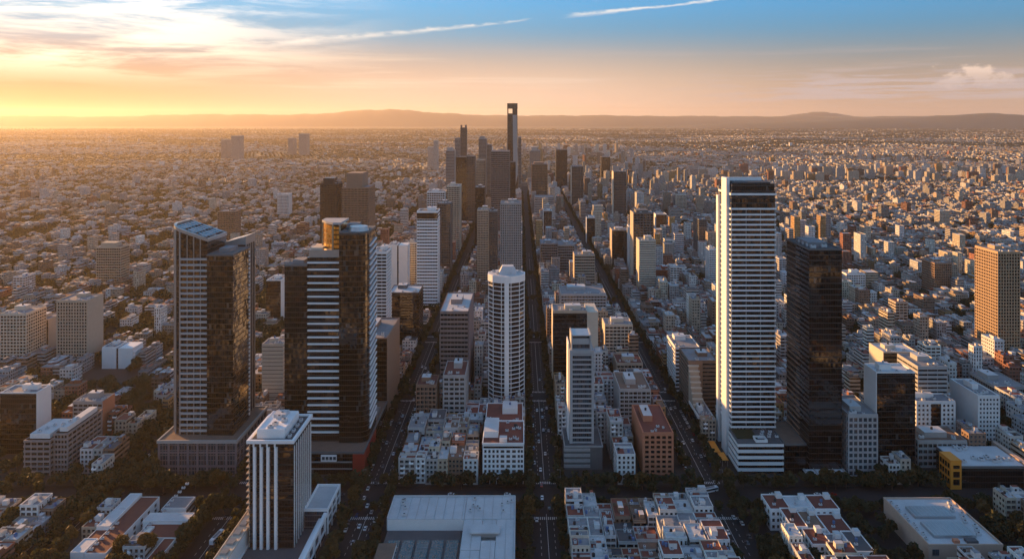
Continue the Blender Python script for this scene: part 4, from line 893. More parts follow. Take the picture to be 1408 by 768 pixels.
# --- white seven-storey block at the front of the middle row, with its long red roof
def add_windows(root, x0, x1, y0, z0, z1, cols, rows, mesh=None, side='F', y1=None, skip=()):
    mesh = mesh or WIN; q = root.location
    for j in range(rows):
        z = z0 + (z1 - z0) * (j + .5) / rows
        for i in range(cols):
            if (i, j) in skip: continue
            if side == 'F': inst('window', mesh, root, (x0 + (x1 - x0) * (i + .5) / cols - q[0], y0 - q[1], z - q[2]))
            elif side == 'R': inst('window', mesh, root, (x1 - q[0], y0 + (y1 - y0) * (i + .5) / cols - q[1], z - q[2]), R(90))
            elif side == 'L': inst('window', mesh, root, (x0 - q[0], y0 + (y1 - y0) * (i + .5) / cols - q[1], z - q[2]), R(-90))
def white_block():
    x0, x1, y0, y1, H = -24.6, 2.6, 478, 514, 26
    claim(x0, x1, y0, 550, 'white seven-storey block')
    r = thing('apartment_block', 'white seven-storey corner block with a regular window grid and dark ground floor', 'apartment block', (-11, 500, .13))
    MB().box(x0, x1, y0, y1, 3.4, H).build('wall', 'fin_white', r)
    MB().box(x0 + .4, x1 - .4, y0 + .4, y1, .13, 3.4).build('shopfront', 'glass_black', r)
    for k in range(7): MB().box(x0 + .1 + k * 4.4, x0 + .5 + k * 4.4, y0, y0 + .5, .13, 3.4).build('column', 'fin_white', r)
    MB().box(x0 + .6, x1 - .6, y0 - .06, y0 + .2, H - 2.4, H - 1.1).build('attic_window', 'glass_black', r)
    add_windows(r, x0 + .5, x0 + 11.2, y0, 3.7, H - 2.8, 4, 6)
    add_windows(r, x0 + 11.2, x0 + 22.5, y0, 3.7, H - 2.8, 3, 6, WINW)
    add_windows(r, x0 + 22.8, x1 - .4, y0, 3.7, H - 2.8, 2, 6)
    for k in range(6): MB().box(x0, x1, y0 - .3, y0 + .05, 3.5 + k * 3.28, 3.62 + k * 3.28).build('floor_ledge', 'fin_white', r)
    ring(x0 - .2, x1 + .2, y0 - .4, y1, H, H + 1.2, .5).build('parapet', 'fin_white', r)
    MB().box(x0 + .3, x1 - .3, y0 + .1, y1 - .5, H, H + .15).build('roof', 'terra', r)
    MB().box(x0 + .5, x0 + 10, 488, 511, H + .15, H + 4.2, top=1).build('stair_block', ['fin_white', 'roofwhite'], r)
    MB().box(x0 + 11, x0 + 16, 481, 486, H + .15, H + 2.6, top=1).build('lift_hut', ['white', 'roofwhite'], r)
    for k in range(9): inst('air_conditioner', AC, r, (rnd.uniform(2, 11), rnd.uniform(-18, 12), H), 0, (1.2,) * 3)
    inst('water_tank', TANKS[0], r, (8, 4, H), 0, (1.5,) * 3)
    r2 = thing('apartment_block', 'long block with maroon roof directly behind the white seven-storey block', 'apartment block', (-11, 532, .13))
    MB().box(x0, x1 - .5, y1 + .2, 549, .13, 25, 0, (.6, .58, .55)).build('wall', 'f_punched', r2)
    roof_kit(r2, x0, x1 - .5, y1 + .2, 549, 25, 'terra', 'white', 3, 5, .9)
white_block()

# --- big flat-roofed hall in the foreground
def hall():
    claim(-76, -2, 330, 434, 'flat-roofed hall')
    r = thing('exhibition_hall', 'wide flat-roofed hall with pale sheet roofs around a dark sunken court', 'hall', (-38, 400, .13))
    H = 15.0
    MB().box(-74.5, -2.9, 340, 433, .13, 8.6).build('lower_wall', 'dgrey', r)
    def slab(x0, x1, y0, y1, z=H, m='roofwhite', nm='roof_sheet', zl=8.6):
        MB().box(x0, x1, y0, y1, zl, z - .3).build('wall', 'white', r); MB().box(x0 + .02, x1 - .02, y0 + .02, y1 - .02, z - .3, z).build(nm, m, r)
        sm = MB(); k = x0 + 5.2
        while k < x1 - 1: sm.box(k - .08, k + .08, y0 + .2, y1 - .2, z, z + .14); k += 5.2
        sm.build('roof_seams', 'grey', r)
    slab(-74.4, -31.5, 409, 432.6); slab(-31.3, -3.2, 409, 432.6, 15.25)
    slab(-31.3, -21, 380, 408.8); slab(-13, -3.2, 372, 408.8, 15.1); slab(-20.8, -13.2, 396, 408.8, 14.6); slab(-20.8, -13.2, 372, 388, 15.2)
    slab(-46, -31.4, 340, 372, 14.2); slab(-31.2, -21, 366, 379.8, 14.7)
    MB().box(-20.8, -13.2, 388.2, 395.8, 8.6, 10).build('light_well', 'glass_black', r)
    MB().box(-27, -11, 392, 400, 16.4, 17.2).build('bridge_roof', 'roofwhite', r); MB().box(-26, -12, 393, 399, 14, 16.4).build('bridge_wall', 'grey', r)
    MB().box(-31, -2.9, 340, 365, 8.6, 13.2, top=1).build('red_roofed_wing', ['white', 'terra'], r)
    MB().box(-74, -33, 372.5, 408, 8.6, 9.0).build('court_roof', 'roofdark', r)
    for i in range(5): MB().box(-72 + i * 8, -65.5 + i * 8, 377, 398, 9.0, 9.6).build('rooflight', 'glass_blue', r)
    MB().box(-76, -66.5, 362, 392, .13, 11.5, top=1).build('side_block', ['white', 'roofbrown'], r)
    MB().box(-64, -52, 345, 371, .13, 12, top=1).build('stair_block', ['white', 'roofwhite'], r)
    ring(-74.6, -2.8, 339.8, 433.2, 14.9, 15.9, .35) if False else None
    for yy in (432.7,): MB().box(-74.8, -2.8, yy, yy + .5, 8.7, 16.0).build('parapet', 'roofwhite', r)
    MB().box(-3.1, -2.6, 340, 432.6, 8.7, 16.0).build('parapet', 'roofwhite', r); MB().box(-74.9, -74.4, 409, 432.6, 8.7, 16).build('parapet', 'roofwhite', r)
    for k in range(14): inst('air_conditioner', AC, r, (rnd.choice((-28, 12, 30)) + rnd.uniform(-3, 3), rnd.uniform(10, 30), 15), rnd.choice((0, R(90))), (1.2,) * 3)
hall()

# --- beige hall lower right with two pale roof lanterns
def beige_hall():
    claim(217, 258, 386, 438, 'beige hall')
    r = thing('market_hall', 'low beige hall at lower right with two pale ribbed roof lanterns', 'hall', (238, 412, .13))
    x0, x1, y0, y1, H = 218, 257.6, 388, 436, 12
    MB().box(x0, x1, y0, y1, .13, H).build('wall', 'peach', r)
    ring(x0 - .15, x1 + .15, y0 - .15, y1 + .15, H, H + 1.3, .6).build('parapet', 'peach', r)
    MB().box(x0 + .5, x1 - .5, y0 + .5, y1 - .5, H, H + .3).build('roof', 'roofwhite', r)
    for a, b_ in ((395, 409), (414, 425)):
        MB().prism(polybox(225, 248, a, b_), H + .3, H + 1.9).build('roof_lantern', 'metal', r)
        for k in range(11): MB().box(225.2 + k * 2.2, 225.5 + k * 2.2, a + .1, b_ - .1, H + 1.9, H + 2.1).build('lantern_rib', 'roofwhite', r)
    MB().box(240, 246, 390, 393.5, H + .3, H + 1.6).build('hatch', 'roofdark', r); MB().box(233, 236, 390, 392.5, H + .3, H + 2).build('vent_box', 'apricot', r)
    for k in range(9): inst('air_conditioner', AC, r, (-18 + (k % 2), -18 + k * 4.6, H + .2), R(90), (1.1,) * 3)
    for k in range(9): inst('air_conditioner', AC, r, (13 + (k % 3) * 1.5, -14 + k * 4.0, H + .2), 0, (1.3,) * 3)
    MB().box(220, 223.5, y0 - .2, y0 + .1, 7, 10.5).build('window', 'glass_blue', r); MB().box(252, 256, y0 - .2, y0 + .1, 5, 10).build('door', 'dgrey', r)
MT['peach'] = paint('peach_render', (.50, .36, .28), .8, .12)
beige_hall()

# --- orange-ended building at right
def orange_building():
    claim(277, 330, 468, 488, 'orange-ended building')
    r = thing('office_building', 'low black-glazed building with pale roof and bright orange entrance tower at its left end', 'office building', (302, 478, .13))
    MB().box(279, 286, 471, 484, .13, 18.8).build('orange_wall', 'orange', r)
    for k, z in enumerate((3, 8, 13.6)): MB().box(280.6, 284.6, 470.7, 471.1, z, z + (3.6 if k != 2 else 2.0)).build('window', 'glass_black', r)
    for k in range(4):
        for j in range(3): MB().box(278.75, 279.1, 472.4 + k * 2.9, 474.2 + k * 2.9, 3 + j * 5, 6.2 + j * 5).build('window', 'glass_black', r)
    MB().box(286.1, 327, 472, 500, .13, 13.2).build('glazing', 'glass_black', r)
    MB().box(286.1, 327.4, 471.5, 500.4, 13.2, 14.8).build('roof_edge', 'dgrey', r)
    MB().box(286.6, 327, 472, 500, 14.8, 15.1).build('roof', 'roofwhite', r); claim(286, 328, 470, 500)
    for k in range(16): inst('air_conditioner', AC, r, (rnd.uniform(-14, 22), rnd.uniform(-4, 20), 14.9), 0, (1.6,) * 3)
    MB().box(328, 331, 470, 506, .13, 16).build('end_wall', 'peach', r)
orange_building()

# --- terraced apartment buildings at left
def terraces():
    claim(-334, -305, 488, 535, 'terraced apartments')
    r = thing('apartment_block', 'beige terraced apartment block with deep balcony bands and planted roof terraces', 'apartment block', (-320, 512, .13))
    for (x0, x1, y0, y1, n) in ((-334, -316, 489, 520, 7), (-315.8, -306, 492, 533, 8)):
        MB().box(x0 + .8, x1 - .8, y0 + .8, y1 - .8, .13, n * 3.4).build('glazing', 'glass_bronze', r)
        for k in range(1, n + 1): MB().box(x0, x1, y0, y1, k * 3.4 - 1.3, k * 3.4).build('balcony_band', 'mauve2', r)
        for k in range(5):
            px = x0 + .6 + (x1 - x0 - 1.2) * k / 4; MB().box(px - .3, px + .3, y0 + .3, y0 + .9, .13, n * 3.4 - 1.3).build('pier', 'mauve2', r)
        for k in range(9):
            py = y0 + 1.2 + (y1 - y0 - 2) * k / 8; MB().box(x1 - .9, x1 - .3, py - .3, py + .3, .13, n * 3.4 - 1.3).build('pier', 'mauve2', r)
        MB().box(x0 + 2.5, x1 - 2, y0 + 3, y1 - 3, n * 3.4, n * 3.4 + 3.2, top=1).build('penthouse', ['white', 'roofwhite'], r)
        for k in range(3): inst('air_conditioner', AC, r, ((x0 + x1) / 2 + 320 + k * 2 - 2, y0 + 6 + k * 5 - 512, n * 3.4 + 3.1), 0, (1.2,) * 3)
terraces()

# --- L-shaped low buildings with red roofs and pale sheet ends
def low_red(name, label, parts, loc, phrase):
    r = thing(name, label, 'building', loc)
    for i, (x0, x1, y0, y1, H, rf, nm) in enumerate(parts):
        if i == 0: LAND.append((phrase, (x0 + x1) / 2, (y0 + y1) / 2, (x1 - x0) / 2, (y1 - y0) / 2))
        HERO.append((x0, x1, y0, y1))
        MB().box(x0, x1, y0, y1, .13, H).build('wall', 'white', r)
        ring(x0, x1, y0, y1, H, H + .5, .3).build('parapet', 'white', r); MB().box(x0 + .3, x1 - .3, y0 + .3, y1 - .3, H, H + .2).build(nm, rf, r)
    x0, x1, y0, y1, H = parts[0][:5]
    add_windows(r, x1 - .01, x1, y0 + 1, 1, H - .6, 7, 2, WINW, 'R', y1 - 1)
    for k in range(6): inst('air_conditioner', AC, r, (x0 + 2 - loc[0], y0 + 3 + k * 5 - loc[1], H + .1), 0, (1.1,) * 3)
low_red('school_building', 'long maroon-roofed low building with a pale ribbed strip, bottom left', [(-232.5, -221, 388, 446, 8, 'terra', 'roof'), (-240, -232.7, 388, 401, 8.5, 'roofwhite', 'pale_roof'), (-240, -232.7, 412, 448, 9, 'roofwhite', 'pale_roof'), (-240, -232.7, 401.2, 411.8, 7.2, 'terra', 'roof')], (-232, 417, .13), 'long maroon roof')
low_red('school_building', 'low maroon-roofed building with a pale sheet roof across its back end', [(-214, -191, 404, 418, 7, 'terra', 'roof'), (-197.5, -191, 380, 403.8, 7, 'terra', 'roof'), (-217, -191, 418.2, 427, 8.5, 'roofwhite', 'pale_roof'), (-212, -208, 405, 414, 7.9, 'metal', 'skylight')], (-203, 404, .13), 'pale-ended maroon roof')
low_red('service_building', 'small white square building with sunken roof tanks behind the pale sheet roof', [(-213, -199, 433, 446, 8, 'roofgrey', 'roof')], (-206, 439, .13), 'small white service building')

# --- white stepped houses, lower right
def stepped_houses():
    spots = [(146, 158, 424, 441, 12, 'terra'), (158.3, 172, 428, 441, 11, 'roofwhite'), (172.3, 187, 425, 441, 11.5, 'terra'), (151, 160, 404, 423.6, 13, 'terra'), (160.3, 172, 408, 427, 9.5, 'roofbrown'),
             (172.3, 186, 404, 424.5, 9, 'terra'), (156, 166.5, 388, 403.6, 12.5, 'terra'), (167, 177, 392, 403.5, 9.5, 'roofgrey'), (177.4, 187.6, 384, 403.5, 11, 'roofdark')]
    LAND.append(('white stepped houses', 166, 412, 20, 25))
    txt = ['at the back left corner of the cluster', 'with pale roof at the back middle of the cluster', 'with maroon roof at the back right corner of the cluster', 'with maroon roof and side balconies at the left of the cluster', 'brown-roofed, at the centre of the cluster',
           'maroon-roofed, at the right of the cluster', 'maroon-roofed, at the front left of the cluster', 'low and grey-roofed, at the front middle of the cluster', 'dark-roofed, at the front right of the cluster']
    for i, (x0, x1, y0, y1, H, rf) in enumerate(spots):
        HERO.append((x0, x1, y0, y1))
        r = thing('town_house', 'white stepped house ' + txt[i], 'house', ((x0 + x1) / 2, (y0 + y1) / 2, .13), 'white stepped houses right of the right avenue')
        MB().box(x0, x1, y0, y1, .13, H).build('wall', 'fin_white', r)
        ring(x0, x1, y0, y1, H, H + .8, .3).build('parapet', 'fin_white', r); MB().box(x0 + .3, x1 - .3, y0 + .3, y1 - .3, H, H + .15).build('roof', rf, r)
        add_windows(r, x0 + .4, x1 - .4, y0, .6, H - .2, max(2, int((x1 - x0) / 3)), int(H / 3.1), WIN)
        add_windows(r, x0, x1, y0 + .5, .6, H - .2, max(2, int((y1 - y0) / 4.5)), int(H / 3.1), WINW, 'L', y1 - .5)
        MB().box(x1 - 4, x1 - .8, y1 - 4.5, y1 - .8, H + .15, H + 2.8, top=1).build('stair_hut', ['white', 'roofwhite'], r)
        inst('water_tank', TANKS[i % 3], r, (0, 1, H), 0, (1,) * 3); inst('air_conditioner', AC, r, (-2, -3, H), 0, (1,) * 3)
stepped_houses()
# orange street canopy beside the right avenue
r = thing('street_canopy', 'long orange fabric canopy in two lengths beside the right avenue', 'canopy', (141, 517, .13))
for ya, yb, dx in ((502, 514, 1.0), (514.6, 532, -1.0)):
    MB().prism([(138.5 + dx, ya), (143 + dx, ya), (143 + dx, yb), (138.5 + dx, yb)], 4.2, 4.5).build('canopy_sheet', 'orange', r)
    for y in (ya + .5, (ya + yb) / 2, yb - .5):
        for x in (139 + dx, 142.5 + dx): MB().cyl(x, y, .13, 4.2, .12, .12, 8).build('post', 'grey', r)
claim(137, 146, 500, 534)
# ------------------------------------------------------------------ ordinary buildings filling the blocks
WALLS = [('white', (.62, .61, .59)), ('cream', (.52, .46, .37)), ('grey', (.36, .35, .34)), ('beige', (.42, .34, .26)), ('pale grey', (.50, .50, .50)), ('brown', (.24, .15, .10)), ('red brick', (.27, .10, .06)), ('ochre', (.42, .25, .10))]
WW = [24, 16, 15, 14, 15, 9, 6, 4]
ROOFS = [('maroon', (.20, .055, .035)), ('grey', (.22, .22, .23)), ('pale', (.46, .47, .48)), ('brown', (.17, .11, .08)), ('dark', (.08, .08, .085))]
RW = [17, 27, 22, 18, 16]
def pick(seq, wts): return rnd.choices(seq, wts)[0]
LOTS = []
def split(x0, x1, y0, y1, mw):
    w, d = x1 - x0, y1 - y0
    if w <= mw and d <= mw * 1.5: LOTS.append((x0, x1, y0, y1)); return
    if w / mw > d / (mw * 1.5): c = x0 + w * rnd.uniform(.38, .62); split(x0, c, y0, y1, mw); split(c, x1, y0, y1, mw)
    else: c = y0 + d * rnd.uniform(.38, .62); split(x0, x1, y0, c, mw); split(x0, x1, c, y1, mw)
def lots_of(b):
    LOTS.clear(); xa, xb, ya, yb = b
    split(xa, xb, ya, yb, 14 if ya < 640 else (17 if ya < 1300 else 21)); return list(LOTS)
BLD, YARDS = [], []
for b in BLOCKS:
    central = -120 < (b[0] + b[1]) / 2 < 430
    wealth = rnd.uniform(0, 1)
    for (x0, x1, y0, y1) in lots_of(b):
        if taken(x0, x1, y0, y1, .2): 
            # shrink into the free remainder when the lot is only clipped
            if not taken(x0, x1, (y0 + y1) / 2, y1, .2) and y1 - y0 > 12: y0 = (y0 + y1) / 2
            else: continue
        cx, cy = (x0 + x1) / 2, (y0 + y1) / 2
        south = cy < 440
        leafy = .60 if cx < -250 else (.12 if cx < 140 else .27)
        if -75 < cx < 110 and 476 < cy < 640: leafy = .02
        if south and (cx < -190 or cx > 188): leafy = .16 if cx < 0 else .28
        if south and 27 < cx < 112: leafy = 0.0
        if rnd.random() < leafy: YARDS.append((x0, x1, y0, y1)); continue
        q = rnd.random()
        if cy < 640: h = rnd.uniform(9, 18) if central else rnd.uniform(7, 17)
        else: h = rnd.uniform(9, 21) if central else rnd.uniform(7, 17)
        if cy < 640 and 28 < cx < 112 and not south: h = rnd.uniform(14, 26)
        if cy < 620 and -80 < cx < -24 : h = rnd.choice((13, 16, 16, 17, 19))
        if cx > 150 and 480 < cy < 640: h = rnd.uniform(11, 24)
        if 640 <= cy < 1100 and central and q < .16: h = rnd.uniform(24, 40)
        if cy >= 1100 and -260 < cx < 600 and q < .12: h = rnd.uniform(26, 62)
        if cy > 640 and not central and q < .035: h = rnd.uniform(20, 36)
        if 1100 < cy < 1500 and -79 < cx < -26 and h > 30: h = 18
        if south: h = rnd.uniform(7, 12) if cx < 27 else (rnd.uniform(5, 10) if 50 < cx < 76 else rnd.uniform(12, 16))
        wi, ri = pick(range(8), WW), pick(range(5), RW if cy > 640 else (26, 24, 20, 20, 10))
        if south and 27 < cx < 187: wi, ri = pick((0, 4, 1), (5, 3, 1)), pick((0, 1, 2), (4, 3, 4))
        if south and 50 < cx < 76: wi, ri = rnd.choice((2, 3, 5, 0)), rnd.choice((0, 3, 4, 1, 4))
        gx, gy = rnd.choice((.02, .05, .6)), rnd.choice((.05, .1, 1.6))
        BLD.append([x0 + gx, x1 - gx, y0 + gy, y1 - .05, round(h / 3.15) * 3.15 + .6, wi, ri])
inview = lambda B: (-735 * B[2] / 1000 < B[1] and B[0] < 715 * B[2] / 1000 and CAMH - (B[4]) < (768 + 8 - V0) * B[3] / 1000)
BLD.sort(key=lambda B: B[2])
VIS = [B for B in BLD if inview(B)]
houses = [B for B in VIS if B[4] < 24][:298]
flats = [B for B in VIS if B[4] >= 24][:270]
ids = {id(B) for B in houses} | {id(B) for B in flats}
REST = [B for B in BLD if id(B) not in ids]
KINDS = ['f_punched', 'f_ribbon', 'f_tall', 'f_balcony']
def relation(x, y):
    best = None
    for ph, lx, ly, hw, hd in LAND:
        dx, dy = x - lx, y - ly
        dd = math.hypot(max(0, abs(dx) - hw) * 1.0, max(0, abs(dy) - hd) * .6)
        if best is None or dd < best[0]: best = (dd, ph, dx, dy, hw, hd)
    _, ph, dx, dy, hw, hd = best
    if abs(dx) - hw > abs(dy) - hd: return ('right of ' if dx > 0 else 'left of ') + 'the ' + ph
    return ('behind ' if dy > 0 else 'in front of ') + 'the ' + ph
PEND = []
def street_side(x):
    for a, b_, nm in ((-105, -80, 'left avenue'), (4, 28, 'central avenue'), (110, 135, 'right avenue')):
        if 0 <= a - x < 16 or 0 <= x - b_ < 16: return nm
    return None
def make_building(B, flat):
    x0, x1, y0, y1, h, wi, ri = B
    cx, cy = (x0 + x1) / 2, (y0 + y1) / 2
    wn_, wc = WALLS[wi]; rn_, rc = ROOFS[ri]
    kk = rnd.uniform(.75, 1.15); wc = tuple(min(.8, c * kk * rnd.uniform(.97, 1.03)) for c in wc)
    nf = int(round((h - .6) / 3.15))
    near = cy < 600
    nm, cat = ('apartment_block', 'apartment block') if flat else ('town_house', 'house')
    r = thing(nm, None, cat, (cx, cy, .12), 'apartment blocks in the city streets' if flat else 'low houses filling the city blocks')
    PEND.append((r, cx, cy, f'{wn_} {nf}-storey ' + ('block' if flat else 'house') + f', {rn_} roof'))
    south_face = near and not any(abs(b2[3] - y0) < 3 and b2[0] < cx < b2[1] and b2[4] > h - 3.2 for b2 in BLD)
    fk = KINDS[rnd.choices(range(4), (5, 2, 3, 2))[0]]
    wm = MB(); wm.box(x0, x1, y0, y1, .12, h, 0 if not (near and south_face) else 1, wc)
    if near and south_face:      # replace the front face's pattern by real windows: plain front, patterned flanks
        wm.mi[1] = wm.mi[3] = wm.mi[2] = 0
    ring(x0, x1, y0, y1, h, h + .7, .28, wm, 1, wc)
    wm.build('wall', [fk, 'col'], r)
    top = MB().box(x0 + .28, x1 - .28, y0 + .28, y1 - .28, h, h + .1, 0, rc).build('roof', 'colroof', r)
    if near and south_face and nf > 0:
        wide = rnd.random() < .35; cols = max(2, int((x1 - x0) / (3.4 if wide else 2.5)))
        add_windows(r, x0 + .3, x1 - .3, y0, .7, h - .2, cols, nf, WINW if wide else WIN)
        if flat or rnd.random() < .25:
            for j in range(1, nf): inst('balcony', BALC, r, (rnd.choice((-.25, .25)) * (x1 - x0), y0 - cy, .6 + j * 3.15))
    w_, d_ = x1 - x0, y1 - y0
    if cy < 1000 and w_ > 5 and d_ > 5:
        if rnd.random() < .8:
            sx, sy = w_ * rnd.uniform(.22, .42), d_ * rnd.uniform(.18, .36)
            px, py = x0 + .4 + (w_ - sx - .8) * rnd.random(), y0 + .4 + (d_ - sy - .8) * rnd.random()
            MB().box(px, px + sx, py, py + sy, h + .1, h + rnd.uniform(2.2, 3.4), 0, (.62, .61, .6) if rnd.random() < .6 else wc, top=1, tcol=ROOFS[rnd.choice((1, 2, 2, 0))][1]).build('stair_hut', ['col', 'colroof'], top)
        for k in range(rnd.randint(1, 3)): inst('water_tank', rnd.choice(TANKS), top, (rnd.uniform(-.38, .38) * w_, rnd.uniform(-.38, .38) * d_, h - .05), rnd.random(), (rnd.uniform(.8, 1.2),) * 3)
        for k in range(rnd.randint(0, 3)): inst('air_conditioner', AC, top, (rnd.uniform(-.38, .38) * w_, rnd.uniform(-.38, .38) * d_, h - .03), rnd.choice((0, R(90))), (rnd.uniform(.8, 1.2),) * 3)
        if cy < 640 and rnd.random() < .55:   # light well or terrace wall dividing the roof
            yy = y0 + d_ * rnd.uniform(.35, .65)
            MB().box(x0 + .3, x1 - .3, yy, yy + .25, h + .1, h + rnd.uniform(.9, 1.8), 0, wc).build('terrace_wall', 'col', top)
            MB().box(x0 + w_ * .1, x0 + w_ * rnd.uniform(.35, .6), y0 + .6, yy - .3, h + .1, h + .22, 0, ROOFS[rnd.choice((0, 2, 3))][1]).build('terrace', 'colroof', top)
for B in houses: make_building(B, False)
for B in flats: make_building(B, True)

# the rest of the city, one mass: numpy boxes
def city_mass(name, A, facemat, label, cat, group=None):
    """A: rows x, y, z0, w, d, h, rot, wr, wg, wb, rr, rg, rb, plain"""
    A = np.asarray(A, dtype=np.float64); N = len(A)
    sx = np.array([-.5, .5, .5, -.5, -.5, .5, .5, -.5]); sy = np.array([-.5, -.5, .5, .5, -.5, -.5, .5, .5]); sz = np.array([0, 0, 0, 0, 1, 1, 1, 1.])
    lx, ly = A[:, 3:4] * sx, A[:, 4:5] * sy; c, s = np.cos(A[:, 6:7]), np.sin(A[:, 6:7])
    V = np.stack([A[:, 0:1] + lx * c - ly * s, A[:, 1:2] + lx * s + ly * c, A[:, 2:3] + A[:, 5:6] * sz], -1).reshape(-1, 3)
    Fq = np.array([[0, 1, 5, 4], [1, 2, 6, 5], [2, 3, 7, 6], [3, 0, 4, 7], [4, 5, 6, 7]])
    L = (Fq[None] + (np.arange(N) * 8)[:, None, None]).reshape(-1)
    me = bpy.data.meshes.new(name)
    me.vertices.add(N * 8); me.vertices.foreach_set('co', V.astype(np.float32).ravel())
    me.loops.add(N * 20); me.loops.foreach_set('vertex_index', L.astype(np.int32))
    me.polygons.add(N * 5); me.polygons.foreach_set('loop_start', (np.arange(N * 5) * 4).astype(np.int32))
    mi = np.zeros((N, 5), np.int32); mi[:, 4] = 1; mi[:, :4] = np.where(A[:, 13:14] > .5, 2, 0) + 0
    mi[:, :4] = np.where(A[:, 13:14] > 1.5, 3, mi[:, :4])
    me.polygons.foreach_set('material_index', mi.ravel())
    uv = me.uv_layers.new(name='UVMap'); W, D, H = A[:, 3], A[:, 4], A[:, 5]; Z = np.zeros(N)
    o = np.floor(nr.random(N) * 50) * 2.7
    def quad(w): return np.stack([np.stack([o, Z], -1), np.stack([o + w, Z], -1), np.stack([o + w, H], -1), np.stack([o, H], -1)], 1)
    UV = np.stack([quad(W), quad(D), quad(W), quad(D), quad(W)], 1)
    uv.data.foreach_set('uv', UV.astype(np.float32).ravel())
    ca = me.color_attributes.new('Col', 'FLOAT_COLOR', 'CORNER')
    CC = np.ones((N, 5, 4, 4)); CC[:, :4, :, :3] = A[:, None, None, 7:10]; CC[:, 4, :, :3] = A[:, None, 10:13]
    ca.data.foreach_set('color', CC.astype(np.float32).ravel())
    for m_ in facemat: me.materials.append(MT[m_])
    me.polygons.foreach_set('use_smooth', np.zeros(N * 5, bool)); me.update(); me.validate()
    ob = bpy.data.objects.new(name, me); COL.objects.link(ob)
    return tag(ob, label, cat, group, 'stuff')
rows = []
def add_row(x, y, w, d, h, rot=0, wi=None, ri=None, plain=0, z=0, clutter=0):
    wi = pick(range(8), WW) if wi is None else wi; ri = pick(range(5), RW) if ri is None else ri
    k = rnd.uniform(.42, 1.0); wc = [c * k for c in WALLS[wi][1]]; rk = rnd.uniform(.42, .9); rc = [c * rk for c in ROOFS[ri][1]]
    rows.append([x, y, z, w, d, h, rot, *wc, *rc, plain])
    for _ in range(clutter):
        sw, sd = w * rnd.uniform(.2, .45), d * rnd.uniform(.2, .45)
        rows.append([x + (w - sw) * rnd.uniform(-.5, .5) * .9, y + (d - sd) * rnd.uniform(-.5, .5) * .9, z + h, sw, sd, rnd.uniform(1.2, 3.2), rot, *wc, *ROOFS[rnd.choice((1, 2, 0))][1], 1])
for B in REST: add_row((B[0] + B[1]) / 2, (B[2] + B[3]) / 2, B[1] - B[0], B[3] - B[2], B[4], 0, B[5], B[6], rnd.choice((0, 0, 3)) , .12, 2)
far_trees_back = []
# unseen towers, houses and trees outside the view, added for the glass to reflect
for _ in range(46):
    x, y = rnd.uniform(-620, 760), rnd.uniform(-650, 150)
    if abs(x) > 50: add_row(x, y, rnd.uniform(18, 36), rnd.uniform(16, 26), rnd.uniform(35, 105), 0, rnd.choice((0, 1, 3)), 1, rnd.choice((0, 3)))
for _ in range(1300): add_row(rnd.uniform(-700, 800), rnd.uniform(-900, 322), rnd.uniform(12, 20), rnd.uniform(10, 16), rnd.uniform(6, 12), 0)
for _ in range(1500): far_trees_back.append((rnd.uniform(-700, 800), rnd.uniform(-900, 325)))
